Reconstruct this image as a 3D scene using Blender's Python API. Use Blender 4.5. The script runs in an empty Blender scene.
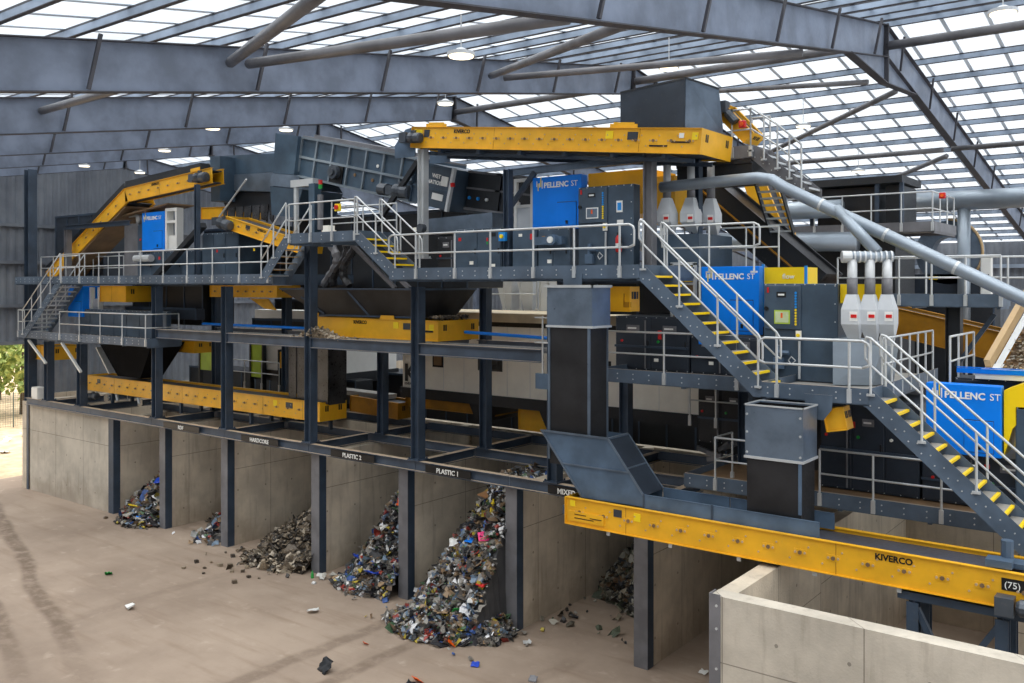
import bpy, bmesh, math, random
from mathutils import Vector, Matrix, noise
random.seed(7)
C = bpy.context.scene.collection
V = Vector
# ------------------------------------------------------------------ materials
def lin(c):
    return tuple(((v/255)/12.92 if v/255 <= .04045 else ((v/255+.055)/1.055)**2.4) for v in c)+(1,)
class NT:
    def __init__(s, name):
        s.m = bpy.data.materials.new(name); s.m.use_nodes = True
        s.t = s.m.node_tree; s.t.nodes.clear()
        s.out = s.t.nodes.new('ShaderNodeOutputMaterial')
    def n(s, typ, **k):
        o = s.t.nodes.new(typ)
        for a, b in k.items():
            if a.startswith('i_'):
                key = a[2:]; key = int(key) if key.isdigit() else key.replace('_', ' ')
                if isinstance(b, bpy.types.NodeSocket): s.t.links.new(b, o.inputs[key])
                else: o.inputs[key].default_value = b
            else: setattr(o, a, b)
        return o
    def math(s, op, a, b=0.0, c=None):
        o = s.t.nodes.new('ShaderNodeMath'); o.operation = op
        for i, v in enumerate((a, b, c)):
            if v is None: continue
            if isinstance(v, bpy.types.NodeSocket): s.t.links.new(v, o.inputs[i])
            else: o.inputs[i].default_value = v
        return o.outputs[0]
    def mix(s, f, a, b):
        o = s.t.nodes.new('ShaderNodeMix'); o.data_type = 'RGBA'
        for i, v in ((0, f), (6, a), (7, b)):
            if isinstance(v, bpy.types.NodeSocket): s.t.links.new(v, o.inputs[i])
            else: o.inputs[i].default_value = v
        return o.outputs[2]
    def ramp(s, f, lo, hi):
        o = s.t.nodes.new('ShaderNodeMapRange'); o.interpolation_type = 'SMOOTHSTEP'
        s.t.links.new(f, o.inputs[0]); o.inputs[1].default_value = lo; o.inputs[2].default_value = hi
        return o.outputs[0]
    def noise(s, vec, scale, detail=4, rough=.55):
        o = s.n('ShaderNodeTexNoise', i_Scale=scale, i_Detail=detail, i_Roughness=rough)
        s.t.links.new(vec, o.inputs['Vector']); return o.outputs[0]
    def pos(s):
        return s.n('ShaderNodeNewGeometry').outputs['Position']
    def scaled(s, vec, sc):
        o = s.t.nodes.new('ShaderNodeVectorMath'); o.operation = 'MULTIPLY'
        s.t.links.new(vec, o.inputs[0]); o.inputs[1].default_value = sc; return o.outputs[0]
    def bsdf(s, col, rough=.5, metal=0.0, bump=None, spec=.5):
        b = s.n('ShaderNodeBsdfPrincipled')
        for k, v in (('Base Color', col), ('Roughness', rough), ('Metallic', metal), ('Specular IOR Level', spec)):
            if isinstance(v, bpy.types.NodeSocket): s.t.links.new(v, b.inputs[k])
            else: b.inputs[k].default_value = v
        if bump:
            bp = s.n('ShaderNodeBump', i_Strength=bump[1], i_Distance=bump[2]); s.t.links.new(bump[0], bp.inputs['Height'])
            s.t.links.new(bp.outputs[0], b.inputs['Normal'])
        s.t.links.new(b.outputs[0], s.out.inputs[0]); return b
def paint(name, rgb, rough=.45, metal=0.0, var=.18, dust=0.0, wear=.0, spec=.5):
    """Painted metal: slow mottling, optional dust settled on upward faces."""
    t = NT(name); p = t.pos()
    n1 = t.noise(p, 1.3, 5); n2 = t.noise(p, 14, 3)
    a = lin(rgb); dk = tuple(v*(1-var*1.5) for v in a[:3])+(1,); lt = tuple(min(1, v*(1+var)) for v in a[:3])+(1,)
    col = t.mix(t.ramp(n1, .3, .7), dk, lt)
    if wear: col = t.mix(t.math('MULTIPLY', t.ramp(n2, .58, .8), wear), col, lin((150, 135, 115)))
    if dust:
        nz = t.n('ShaderNodeSeparateXYZ', i_0=t.n('ShaderNodeNewGeometry').outputs['True Normal']).outputs[2]
        f = t.math('MULTIPLY', t.ramp(nz, .6, .95), t.ramp(n1, .12, .45))
        col = t.mix(t.math('MULTIPLY', f, dust), col, lin((192, 171, 146)))
    r = t.math('ADD', t.math('MULTIPLY', n2, .25), rough-.12)
    t.bsdf(col, r, metal, spec=spec); return t.m
M = {}
def P(k, *a, **kw): M[k] = paint(k, *a, **kw)
P('rafter', (116, 126, 144), .45)
P('mattblack', (22, 22, 24), .9, spec=.15)  # flat black for the hopper, and for painted shade inside the square duct
P('rafter_edge', (66, 66, 72), .55)
P('purlin', (150, 164, 182), .4, .3)
P('tubesteel', (112, 112, 116), .45)
P('column', (54, 68, 85), .5, wear=.12)
P('beam', (66, 80, 98), .5, dust=.95, wear=.15)
P('fascia', (82, 97, 114), .5, dust=.6, wear=.12)
P('deckplate', (150, 148, 144), .6, var=.1)
P('deckdark', (50, 54, 60), .6)
P('yellow', (236, 176, 34), .4, var=.08, wear=.12)
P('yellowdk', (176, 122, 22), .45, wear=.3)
P('yellowbr', (255, 214, 10), .35, var=.05)
P('blue', (0, 126, 236), .4, var=.05, spec=.3)
P('darkmach', (44, 52, 63), .38, wear=.08)
P('darkcab', (66, 82, 98), .35, wear=.06)
P('blackmach', (30, 33, 38), .45, wear=.1)
P('sheetsteel', (112, 126, 142), .33, .5, wear=.05)
P('chute', (84, 104, 126), .4, .1, wear=.07)
P('galv', (198, 201, 202), .38, .35, var=.08)
P('galvlight', (205, 208, 210), .45, .2, var=.06)
P('ductsteel', (150, 161, 172), .4, .5, var=.06)
P('rubber', (38, 38, 40), .42, var=.3, spec=.4)
P('belt', (46, 53, 66), .55, dust=.05)
P('curtain', (52, 52, 54), .3, var=.5)
P('yellowboss', (214, 156, 34), .4, var=.05)
P('white', (226, 226, 222), .5, var=.04)
P('cream', (246, 243, 233), .55, var=.04, wear=.03)
P('cabintop', (206, 190, 160), .7, var=.12)
P('offwhite', (200, 204, 208), .45, var=.05)
P('black', (16, 16, 18), .4)
P('plate', (52, 58, 66), .4, var=.05)
P('red', (205, 30, 28), .35, var=.05)
P('green', (30, 150, 60), .35, var=.05)
P('lime', (176, 205, 60), .5, var=.1)
P('label', (236, 236, 232), .4, var=.02)
P('lblyellow', (246, 214, 30), .4, var=.03)
P('lightblue', (30, 140, 220), .35, var=.03)
P('tan', (196, 166, 124), .6, var=.1)
P('motor', (78, 84, 92), .35, .3, wear=.25)
P('paleglass', (198, 210, 168), .25, var=.15)
P('window', (40, 38, 34), .15, var=.3)
P('brown', (124, 98, 70), .6)
P('screenpanel', (62, 82, 100), .45, wear=.1)
P('screenrib', (116, 128, 138), .5, wear=.2)
P('sand', (196, 172, 140), .9)
P('bark', (88, 70, 52), .9)
P('orange', (236, 96, 20), .4)
P('wiremesh', (96, 104, 96), .5)

def m_concrete(name, base, joint=True, dark=(120, 108, 92)):
    t = NT(name); p = t.pos()
    s = t.n('ShaderNodeSeparateXYZ', i_0=p); u = t.math('ADD', s.outputs[0], s.outputs[1]); v = s.outputs[2]
    n1 = t.noise(p, .9, 6, .6); n2 = t.noise(t.scaled(p, (3, 3, .35)), 1.6, 5, .6); n3 = t.noise(p, 22, 3)
    a = lin(base)
    col = t.mix(t.ramp(n1, .3, .72), tuple(x*.8 for x in a[:3])+(1,), tuple(min(1, x*1.12) for x in a[:3])+(1,))
    col = t.mix(t.math('MULTIPLY', t.ramp(n2, .5, .75), .32), col, lin(dark))
    low = t.math('MULTIPLY', t.ramp(t.math('ADD', v, t.math('MULTIPLY', n1, 2.0)), 2.2, .9), .35)
    col = t.mix(low, col, lin((134, 112, 88)))
    if joint:
        du = t.math('ABSOLUTE', t.math('SUBTRACT', t.math('FRACT', t.math('DIVIDE', t.math('ADD', u, .37), 2.4)), .5))
        dv = t.math('ABSOLUTE', t.math('SUBTRACT', v, 2.72))
        j = t.math('MAXIMUM', t.math('LESS_THAN', du, .0045), t.math('LESS_THAN', dv, .011))
        col = t.mix(t.math('MULTIPLY', j, .6), col, lin((84, 76, 66)))
        fu = t.math('SUBTRACT', t.math('FRACT', t.math('DIVIDE', u, 1.2)), .5); fv = t.math('SUBTRACT', t.math('FRACT', t.math('DIVIDE', v, 1.3)), .5)
        d = t.math('ADD', t.math('MULTIPLY', fu, fu), t.math('MULTIPLY', fv, fv))
        col = t.mix(t.math('MULTIPLY', t.math('LESS_THAN', d, .0007), .55), col, lin((70, 62, 54)))
    t.bsdf(col, .85, bump=(n3, .25, .02)); return t.m
M['concrete'] = m_concrete('concrete', (204, 192, 173))
M['concrete_grey'] = m_concrete('concrete_grey', (194, 186, 172))
def m_floor():
    t = NT('floor'); p = t.pos(); s = t.n('ShaderNodeSeparateXYZ', i_0=p)
    n1 = t.noise(p, .22, 6, .6); n2 = t.noise(p, 1.7, 6, .65); n3 = t.noise(p, 16, 4, .6)
    ns = t.noise(t.scaled(p, (.35, 2.6, 1)), .8, 5, .6)
    col = t.mix(t.ramp(n1, .3, .7), lin((140, 123, 108)), lin((170, 152, 135)))
    col = t.mix(t.math('MULTIPLY', t.ramp(ns, .48, .72), .5), col, lin((132, 112, 94)))
    col = t.mix(t.math('MULTIPLY', t.ramp(n2, .56, .75), .4), col, lin((194, 177, 160)))
    # tyre tracks that wander along the bays
    wob = t.math('MULTIPLY', t.math('SUBTRACT', t.noise(t.scaled(p, (.3, .3, 0)), 1.0, 2), .5), .7)
    X, Y = s.outputs[0], s.outputs[1]
    def track(d, w, k, m):
        d = t.math('ABSOLUTE', t.math('ADD', d, wob))
        return t.math('MULTIPLY', t.math('MULTIPLY', t.ramp(d, w, w*.35), m), t.math('MULTIPLY', t.ramp(n2, .25, .62), k))
    for c, k in ((18.05, .5), (16.35, .55), (25.2, .2), (12.6, .25)):     # wheel tracks into the bays
        m_ = t.ramp(t.math('ABSOLUTE', t.math('SUBTRACT', Y, 15.5)), 4.5, 2.5)
        col = t.mix(track(t.math('ADD', X, c), .34, k, m_), col, lin((92, 75, 60)))
    for c, k in ((17.06, .75), (15.75, .7), (14.6, .3)):                   # tracks in from the gable
        d = t.math('SUBTRACT', Y, t.math('ADD', t.math('MULTIPLY', t.math('ADD', X, 40.8), -.314), c))
        col = t.mix(track(d, .36, k, t.ramp(X, -19, -27)), col, lin((92, 75, 60)))
    col = t.mix(t.math('MULTIPLY', t.ramp(n3, .6, .75), .35), col, lin((120, 102, 84)))
    t.bsdf(col, .85, bump=(n2, .3, .03)); return t.m
M['floor'] = m_floor()
def m_cladding():
    t = NT('cladding'); p = t.pos(); n1 = t.noise(p, .7, 4)
    col = t.mix(t.ramp(n1, .3, .7), lin((104, 110, 120)), lin((128, 134, 142)))
    t.bsdf(col, .5, .1); return t.m
M['cladding'] = m_cladding()
def m_roof(name, tr, tl):
    t = NT(name); p = t.pos(); n1 = t.noise(t.scaled(p, (1, .4, 1)), 1.1, 4)
    a = t.n('ShaderNodeBsdfTransparent'); a.inputs[0].default_value = (.96, .98, 1, 1)
    b = t.n('ShaderNodeBsdfTranslucent'); b.inputs[0].default_value = (.86, .92, 1, 1)
    d = t.n('ShaderNodeBsdfDiffuse'); t.t.links.new(t.mix(t.ramp(n1, .3, .7), lin((170, 178, 186)), lin((214, 220, 226))), d.inputs[0])
    m1 = t.n('ShaderNodeMixShader', i_0=tl/(1-tr), i_1=d.outputs[0], i_2=b.outputs[0])
    m2 = t.n('ShaderNodeMixShader', i_0=tr, i_1=m1.outputs[0], i_2=a.outputs[0])
    t.t.links.new(m2.outputs[0], t.out.inputs[0]); return t.m
M['roofsheet'] = m_roof('roofsheet', .52, .12)
M['rooflap'] = m_roof('rooflap', .12, .12)
def m_grating():
    t = NT('grating'); p = t.pos(); s = t.n('ShaderNodeSeparateXYZ', i_0=p)
    f = t.math('MAXIMUM', t.math('LESS_THAN', t.math('FRACT', t.math('DIVIDE', s.outputs[0], .034)), .3), t.math('LESS_THAN', t.math('FRACT', t.math('DIVIDE', s.outputs[1], .1)), .14))
    b = t.bsdf(lin((150, 152, 152)), .5, .3); a = t.n('ShaderNodeBsdfTransparent')
    m = t.n('ShaderNodeMixShader', i_0=f, i_1=a.outputs[0], i_2=b.outputs[0]); t.t.links.new(m.outputs[0], t.out.inputs[0]); return t.m
M['grating'] = m_grating()
def m_emit(name, rgb, st):
    t = NT(name); e = t.n('ShaderNodeEmission', i_Strength=st); e.inputs[0].default_value = lin(rgb); t.t.links.new(e.outputs[0], t.out.inputs[0]); return t.m
M['lamp'] = m_emit('lamp', (255, 238, 205), 3.0)
def m_leaf():
    t = NT('leaf'); p = t.pos(); n1 = t.noise(p, 3, 3)
    t.bsdf(t.mix(t.ramp(n1, .3, .7), lin((96, 122, 52)), lin((196, 206, 120))), .6); return t.m
M['leaf'] = m_leaf()
def m_wall_waste(name, cols):
    out = []
    for i, c in enumerate(cols):
        k = '%s%d' % (name, i); P(k, c, .5, var=.2, wear=.15); out.append(M[k])
    return out
PLASTIC = m_wall_waste('plastic', [(206, 206, 204), (164, 160, 152), (112, 108, 102), (70, 70, 72), (44, 44, 48), (150, 126, 98), (104, 84, 64), (60, 90, 150), (226, 226, 228), (120, 140, 160), (150, 60, 50), (80, 110, 80), (190, 170, 60), (134, 128, 120), (30, 30, 34), (90, 84, 78)])
RUBBLE = m_wall_waste('rubble', [(122, 108, 90), (150, 136, 116), (90, 78, 64), (66, 58, 50), (176, 164, 146), (52, 48, 44)])
MIXED = m_wall_waste('mixed', [(130, 124, 110), (96, 90, 78), (66, 64, 58), (176, 172, 160), (44, 44, 42), (84, 92, 74), (150, 140, 120), (56, 60, 66), (110, 84, 58)])

# ------------------------------------------------------------------ mesh builder
ORG = {}
def root_of(o):
    while o.parent: o = o.parent
    return o
class MB:
    def __init__(s): s.v = []; s.f = []; s.mi = []; s.cur = 0
    def add(s, vs, fs):
        b = len(s.v); s.v += [tuple(x) for x in vs]
        for f in fs: s.f.append(tuple(b+i for i in f)); s.mi.append(s.cur)
        return s
    def hexa(s, p):   # 8 points: bottom ring 0-3, top ring 4-7
        return s.add(p, [(3, 2, 1, 0), (4, 5, 6, 7), (0, 1, 5, 4), (1, 2, 6, 5), (2, 3, 7, 6), (3, 0, 4, 7)])
    def box(s, x0, x1, y0, y1, z0, z1):
        return s.hexa([(x0, y0, z0), (x1, y0, z0), (x1, y1, z0), (x0, y1, z0), (x0, y0, z1), (x1, y0, z1), (x1, y1, z1), (x0, y1, z1)])
    def bb(s, B, x0, x1, y0, y1, z0, z1):  # box in basis B
        q = [(x0, y0, z0), (x1, y0, z0), (x1, y1, z0), (x0, y1, z0), (x0, y0, z1), (x1, y0, z1), (x1, y1, z1), (x0, y1, z1)]
        return s.hexa([B @ V(a) for a in q])
    def bar(s, p, q, w, h, up=(0, 0, 1)):
        p, q = V(p), V(q); B = basis(p, q, up); L = (q-p).length
        return s.bb(B, 0, L, -w/2, w/2, -h/2, h/2)
    def ibeam(s, p, q, w, h, t=.02, up=(0, 0, 1)):
        p, q = V(p), V(q); B = basis(p, q, up); L = (q-p).length
        s.bb(B, 0, L, -t/2, t/2, -h/2+t, h/2-t); s.bb(B, 0, L, -w/2, w/2, h/2-t, h/2); s.bb(B, 0, L, -w/2, w/2, -h/2, -h/2+t); return s
    def tube(s, pts, r, n=8, caps=True):
        pts = [V(p) for p in pts]; rings = []
        for i, p in enumerate(pts):
            a = pts[max(i-1, 0)]; b = pts[min(i+1, len(pts)-1)]; d = (b-a).normalized()
            u = d.orthogonal().normalized() if i == 0 else (rings[-1][1] - d*rings[-1][1].dot(d)).normalized()
            w = d.cross(u); k = 1.0
            if 0 < i < len(pts)-1:
                c = (pts[i]-pts[i-1]).normalized().dot((pts[i+1]-pts[i]).normalized()); k = 1/max(.6, math.sqrt((1+c)/2))
            rr = r[i] if isinstance(r, (list, tuple)) else r
            rings.append(([p + (u*math.cos(2*math.pi*j/n) + w*math.sin(2*math.pi*j/n))*rr*(k if k < 1.3 else 1.1) for j in range(n)], u))
        vs = [x for ring, _ in rings for x in ring]; fs = []
        for i in range(len(pts)-1):
            for j in range(n): fs.append((i*n+j, i*n+(j+1) % n, (i+1)*n+(j+1) % n, (i+1)*n+j))
        if caps: fs.append(tuple(range(n-1, -1, -1))); fs.append(tuple((len(pts)-1)*n+j for j in range(n)))
        return s.add(vs, fs)
    def cyl(s, p, q, r, n=12): return s.tube([p, q], r, n)
    def prism(s, poly, y0, y1):            # polygon in XZ, extruded in Y
        n = len(poly); vs = [(x, y0, z) for x, z in poly]+[(x, y1, z) for x, z in poly]
        return s.add(vs, [tuple(range(n)), tuple(range(2*n-1, n-1, -1))]+[(i, n+i, n+(i+1) % n, (i+1) % n) for i in range(n)])
    def prismx(s, poly, x0, x1):           # polygon in YZ, extruded in X
        n = len(poly); vs = [(x0, y, z) for y, z in poly]+[(x1, y, z) for y, z in poly]
        return s.add(vs, [tuple(range(n-1, -1, -1)), tuple(range(n, 2*n))]+[(i, (i+1) % n, n+(i+1) % n, n+i) for i in range(n)])
    def sheet(s, a, b, c, d, t=.01):       # thin plate through four corners
        a, b, c, d = V(a), V(b), V(c), V(d); nn = (b-a).cross(d-a).normalized()*t
        return s.hexa([a, b, c, d, a+nn, b+nn, c+nn, d+nn])
    def frustum(s, r0, r1):                # rings of 4 points each
        return s.hexa(list(r0)+list(r1))
    def bolts(s, pts, r=.018, d=(0, -1, 0), h=.012):
        for p in pts:
            p = V(p); s.tube([p, p+V(d)*h], r, 6)
        return s
    def build(s, name, mat, parent=None, smooth=False, bev=0):
        org = ORG[root_of(parent).name] if parent else V((0, 0, 0))
        if parent is None:
            xs = [v[0] for v in s.v]; ys = [v[1] for v in s.v]; zs = [v[2] for v in s.v]
            org = V(((min(xs)+max(xs))/2, (min(ys)+max(ys))/2, min(zs)))
        me = bpy.data.meshes.new(name); me.from_pydata([V(v)-org for v in s.v], [], s.f)
        for m in (mat if isinstance(mat, list) else [mat]): me.materials.append(M[m] if isinstance(m, str) else m)
        if isinstance(mat, list): me.polygons.foreach_set('material_index', s.mi)
        if smooth: me.polygons.foreach_set('use_smooth', [True]*len(me.polygons))
        me.update()
        o = bpy.data.objects.new(name, me); C.objects.link(o)
        if parent: o.parent = parent
        else: o.location = org; ORG[o.name] = org
        if bev:
            md = o.modifiers.new('edge', 'BEVEL'); md.width = bev; md.segments = 1; md.limit_method = 'ANGLE'
        return o
def basis(p, q, up=(0, 0, 1)):
    p, q = V(p), V(q); u = (q-p).normalized(); v = V(up).cross(u)
    v = v.normalized() if v.length > 1e-5 else V((0, 1, 0)); w = u.cross(v)
    B = Matrix((u, v, w)).transposed().to_4x4(); B.translation = p; return B
def tag(o, label, cat, group=None, kind=None):
    o['label'] = label; o['category'] = cat
    if group: o['group'] = group
    o['kind'] = kind or 'thing'
    return o
def thing(name, label, cat, loc, group=None, kind=None):
    o = bpy.data.objects.new(name, None); C.objects.link(o); o.location = loc; o.empty_display_size = .2
    ORG[o.name] = V(loc); return tag(o, label, cat, group, kind)
def struct(o): o['kind'] = 'structure'; return o
def text(s, size, loc, mat, parent, right=(1, 0, 0), up=(0, 0, 1), name='lettering', bold=0.0, align='LEFT', sx=1.0):
    cu = bpy.data.curves.new('t', 'FONT'); cu.body = s; cu.size = size; cu.extrude = .004; cu.offset = bold; cu.align_x = align; cu.resolution_u = 3
    tmp = bpy.data.objects.new('t', cu); C.objects.link(tmp); dg = bpy.context.evaluated_depsgraph_get()
    me = bpy.data.meshes.new_from_object(tmp.evaluated_get(dg)); bpy.data.objects.remove(tmp); bpy.data.curves.remove(cu)
    r, u = V(right).normalized(), V(up).normalized(); n = r.cross(u); org = ORG[root_of(parent).name]
    for v in me.vertices:
        c = v.co.copy(); v.co = V(loc)-org + r*c.x*sx + u*c.y + n*(c.z+.006)
    me.materials.clear(); me.materials.append(M[mat]); me.name = name
    o = bpy.data.objects.new(name, me); C.objects.link(o); o.parent = parent; return o

# ------------------------------------------------------------------ repeated kinds
def rail(label, pts, posts=None, h=1.08, group='galvanised guard rails', spacing=1.35, ends=True, r=.024, hoop=False, foot=True):
    """Tube guard rail above a polyline of floor points."""
    pts = [V(p) for p in pts]; t = thing('guard_rail', label, 'railing', pts[0], group)
    up = V((0, 0, 1)); top = [p+up*h for p in pts]; mid = [p+up*h*.52 for p in pts]
    d0 = (pts[1]-pts[0]).normalized(); d1 = (pts[-1]-pts[-2]).normalized(); e = .13
    if hoop:
        path = [mid[0]+d0*e*0+up*0.0] ; a0 = mid[0]-d0*e; a1 = top[0]-d0*e; b0 = mid[-1]+d1*e; b1 = top[-1]+d1*e
        MB().tube([mid[0], a0+up*.05, a0+up*.12, a1-up*.12, a1-up*.05+d0*.03, top[0]]+top[1:]+[b1-up*.05-d1*.03, b1-up*.12, b0+up*.12, b0+up*.05, mid[-1]], r, 8).build('top_rail', 'galv', t, True)
    else:
        MB().tube(top, r, 8).build('top_rail', 'galv', t, True)
    MB().tube(mid, r*.9, 8).build('mid_rail', 'galv', t, True)
    if posts is None:
        posts = []
        for i in range(len(pts)-1):
            L = (pts[i+1]-pts[i]).length; k = max(1, round(L/spacing))
            posts += [pts[i].lerp(pts[i+1], j/k) for j in range(k)]
        posts.append(pts[-1])
    for p in posts:
        p = V(p); m = MB().tube([p-up*(.12 if foot else .02), p+up*h], r, 8)
        if not foot: m.box(p.x-.07, p.x+.07, p.y-.03, p.y+.03, p.z-.03, p.z+.015)
        if foot: m.box(p.x-.04, p.x+.04, p.y-.03, p.y+.03, p.z-.13, p.z+.14)
        m.bolts([], .01)
        m.build('post', 'galv', t)
    return t
def hole_rows(x0, x1, z0, z1, y, step=.42):
    k = max(1, int((x1-x0)/step)); out = []
    for i in range(k+1):
        x = x0+(x1-x0)*i/k
        out += [(x, y, z0+(z1-z0)*.3), (x, y, z0+(z1-z0)*.72)]
    return out
def deck(label, x0, x1, y0, y1, z, fh=.32, cat='walkway', mat='deckplate', fmat='fascia', bolts=True, side=True):
    t = thing('walkway', label, cat, ((x0+x1)/2, (y0+y1)/2, z-fh), 'raised steel walkways')
    MB().box(x0+.015, x1-.015, y0+.02, y1-.015, z-.04, z).build('floor_plate', mat, t)
    m = MB().box(x0, x1, y0-.012, y0, z-.14, z+.16); m.box(x0, x1, y0, y0+.08, z-.16, z-.14); m.box(x0, x1, y0-.012, y0+.07, z+.16, z+.165)
    m.build('fascia', fmat, t)
    if side:
        for k, x in enumerate((x0, x1)):
            MB().box(x-.006, x+.006, y0+.001, y1, z-.14, z+.16).build('side_plate', fmat, t)
    MB().box(x0, x1, y1-.012, y1, z-.14, z+.0).build('back_beam', fmat, t)
    for i in range(max(2, int((x1-x0)/1.6))+1):
        k = max(2, int((x1-x0)/1.6)); x = x0+.06+(x1-x0-.12)*i/k
        MB().box(x-.04, x+.04, y0+.03, y1-.03, z-.2, z-.04).build('joist', fmat, t)
    if bolts: MB().bolts(hole_rows(x0+.15, x1-.15, z-.14, z+.14, y0-.012), .016).build('rivets', 'galv', t)
    return t
def stair(label, x0, z0, x1, z1, y0, y1, n, nosing='yellowbr', treadm='deckplate', sm='fascia', group='steel stair flights', th=.03):
    t = thing('stair_flight', label, 'stairs', ((x0+x1)/2, (y0+y1)/2, min(z0, z1)), group)
    sg = 1 if x1 > x0 else -1; hz = .17
    for y in (y0, y1-.012):
        m = MB().prism([(x0-sg*.12, z0+.13), (x0-sg*.12, z0-.13), (x1-sg*.16, z1-.16), (x1+sg*.1, z1-.16), (x1+sg*.1, z1+.1), (x0+sg*.08, z0+.13)][::(1 if sg < 0 else -1)], y, y+.012)
        m.box(min(x0, x1), max(x0, x1), y, y+.001, min(z0, z1), min(z0, z1)+.001) if False else None
        m.build('stringer', sm, t)
    bl = []
    for i in range(n):
        f = (i+.6)/n; x = x0+(x1-x0)*f; z = z0+(z1-z0)*f; bl += [(x-sg*.1, y0-.001, z-.04), (x+sg*.06, y0-.001, z-.06)]
        tr = MB().box(x-.14, x+.14, y0+.013, y1-.013, z, z+th).build('tread', treadm, t)
        xe = x+sg*.14
        MB().box(min(xe, xe-sg*.055), max(xe, xe-sg*.055)+.004, y0+.012, y1-.012, z-.012, z+.036).build('nosing', nosing, tr)
    MB().bolts(bl, .015).build('rivets', 'galv', t)
    return t
def motor_parts(t, p, axis, L=.5, r=.13, name='drive_motor'):
    """Geared motor: finned body, gearbox and fan cowl along an axis."""
    p = V(p); a = V(axis).normalized(); m = MB()
    m.tube([p, p+a*.06, p+a*.06, p+a*L*.55], [r*.7, r*.9, r, r], 12)
    for i in range(5): q = p+a*(L*(.12+.09*i)); m.tube([q, q+a*.012], r*1.1, 12)
    m.tube([p+a*L*.55, p+a*L*.95, p+a*L], [r*1.05, r*1.05, r*.7], 12)
    q = p-a*.16; m.box(q.x-.14, q.x+.14, q.y-.13, q.y+.13, q.z-.15, q.z+.15)
    b = p+a*L*.4; m.box(b.x-.07, b.x+.07, b.y-.05, b.y+.05, b.z+r*.8, b.z+r*1.5)
    return m.build(name, 'motor', t)
def conveyor(label, p0, p1, width, h=.6, mat='yellow', bosses=True, sides='both', endR=True, endL=True, brand=None, boss_step=.62, belt='belt', lip=.05, cat='conveyor', group='belt conveyors', seams=(), beltdrop=.08, tilt=(0, 0, 1), plate=None, brand_at=.3, brand_size=.2):
    """Trough belt conveyor. p0, p1: top edge of the near side frame, seen from the side, left to right."""
    p0, p1 = V(p0), V(p1); B = basis(p0, p1, tilt); L = (p1-p0).length; W = width
    t = thing('belt_conveyor', label, cat, (p0+p1)/2-V((0, 0, h)), group)
    for y, s in ((0, 1), (W, -1)):
        m = MB().bb(B, 0, L, y-.006, y+.006, -h, 0)
        ya, yb = sorted((y-s*.05, y+s*.05)); m.bb(B, 0, L, ya, yb, -.012, .004); m.bb(B, 0, L, ya, yb, -h-.004, -h+.012)
        m.build('side_frame', mat, t)
    MB().bb(B, .06, L-.06, .03, W-.03, -beltdrop-.03, -beltdrop).bb(B, .1, L-.1, .05, W-.05, -h+.03, -h+.06).build('belt', belt, t)
    if bosses:
        k = int(L/boss_step); n = -(B.to_3x3() @ V((0, 1, 0)))
        for i in range(k):
            x = (i+.6)*boss_step
            m = MB().bb(B, x-.12, x+.12, -.014, -.004, -h*.6, -h*.4)
            for j, (u, w) in enumerate(((0, .5), (-.09, .5), (.09, .5), (.16, .3), (-.2, .72))):
                m.cur = 2 if j == 0 else 1
                q = B @ V((x+u, -.008, -h*w)); m.tube([q, q+n*(.03, .02, .02, .014, .014)[j]], (.04, .026, .026, .02, .02)[j], 6)
            m.build('roller_bearing', ['yellow', 'tan', 'brown'] if mat.startswith('yel') else ['galv']*3, t)
    for x in seams: MB().bb(B, x-.006, x+.006, -.012, .0, -h, 0).build('seam_plate', 'yellowdk', t)
    if endR:
        m = MB().bb(B, L-.01, L+.006, -.05, W+.05, -h, 0); m.build('end_plate', mat, t)
        m = MB()
        for y in (.18, W-.32): m.bb(B, L+.006, L+.012, y, y+.06, -h*.5, -h*.2); m.bb(B, L+.006, L+.012, y+.09, y+.15, -h*.5, -h*.2)
        m.build('adjuster_slots', 'black', t)
    if endL: MB().bb(B, -.006, .01, -.05, W+.05, -h, 0).build('end_plate', mat, t)
    if brand: text(brand, brand_size, B @ V((L*brand_at, -.008, -.06-brand_size*.75)), 'black', t, B.to_3x3() @ V((1, 0, 0)), B.to_3x3() @ V((0, 0, 1)), 'brand_lettering', bold=brand_size*.03)
    if plate:
        for (x, z, w, hh, mm) in plate: MB().bb(B, x, x+w, -.02, -.004, z-hh, z).build('notice_plate', mm, t)
    return t, B, L
def column(label, x, y, z0, z1, w=.3, base=True, mat='column', group='steel columns of the plant frame', flange_x=True):
    m = MB(); t_ = .022
    if flange_x:
        m.box(x-w/2, x-w/2+t_, y-w/2, y+w/2, z0, z1).box(x+w/2-t_, x+w/2, y-w/2, y+w/2, z0, z1).box(x-w/2+t_, x+w/2-t_, y-.01, y+.01, z0, z1)
    else:
        m.box(x-w/2, x+w/2, y-w/2, y-w/2+t_, z0, z1).box(x-w/2, x+w/2, y+w/2-t_, y+w/2, z0, z1).box(x-.01, x+.01, y-w/2+t_, y+w/2-t_, z0, z1)
    t = thing('steel_column', label, 'column', (x, y, z0), group)
    m.build('shaft', mat, t)
    if base:
        MB().box(x-w*.75, x+w*.75, y-w*.75, y+w*.75, z0-.001, z0+.025).bolts([(x+a*w*.6, y+b*w*.6, z0+.025) for a in (-1, 1) for b in (-1, 1)], .025, (0, 0, 1), .05).build('base_plate', mat, t)
    return t
def beam(label, p, q, w=.18, h=.32, mat='beam', group='steel floor beams', name='steel_beam', up=(0, 0, 1), cat='beam'):
    o = MB().ibeam(p, q, w, h, .022, up).build(name, mat); return tag(o, label, cat, group)
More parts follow.
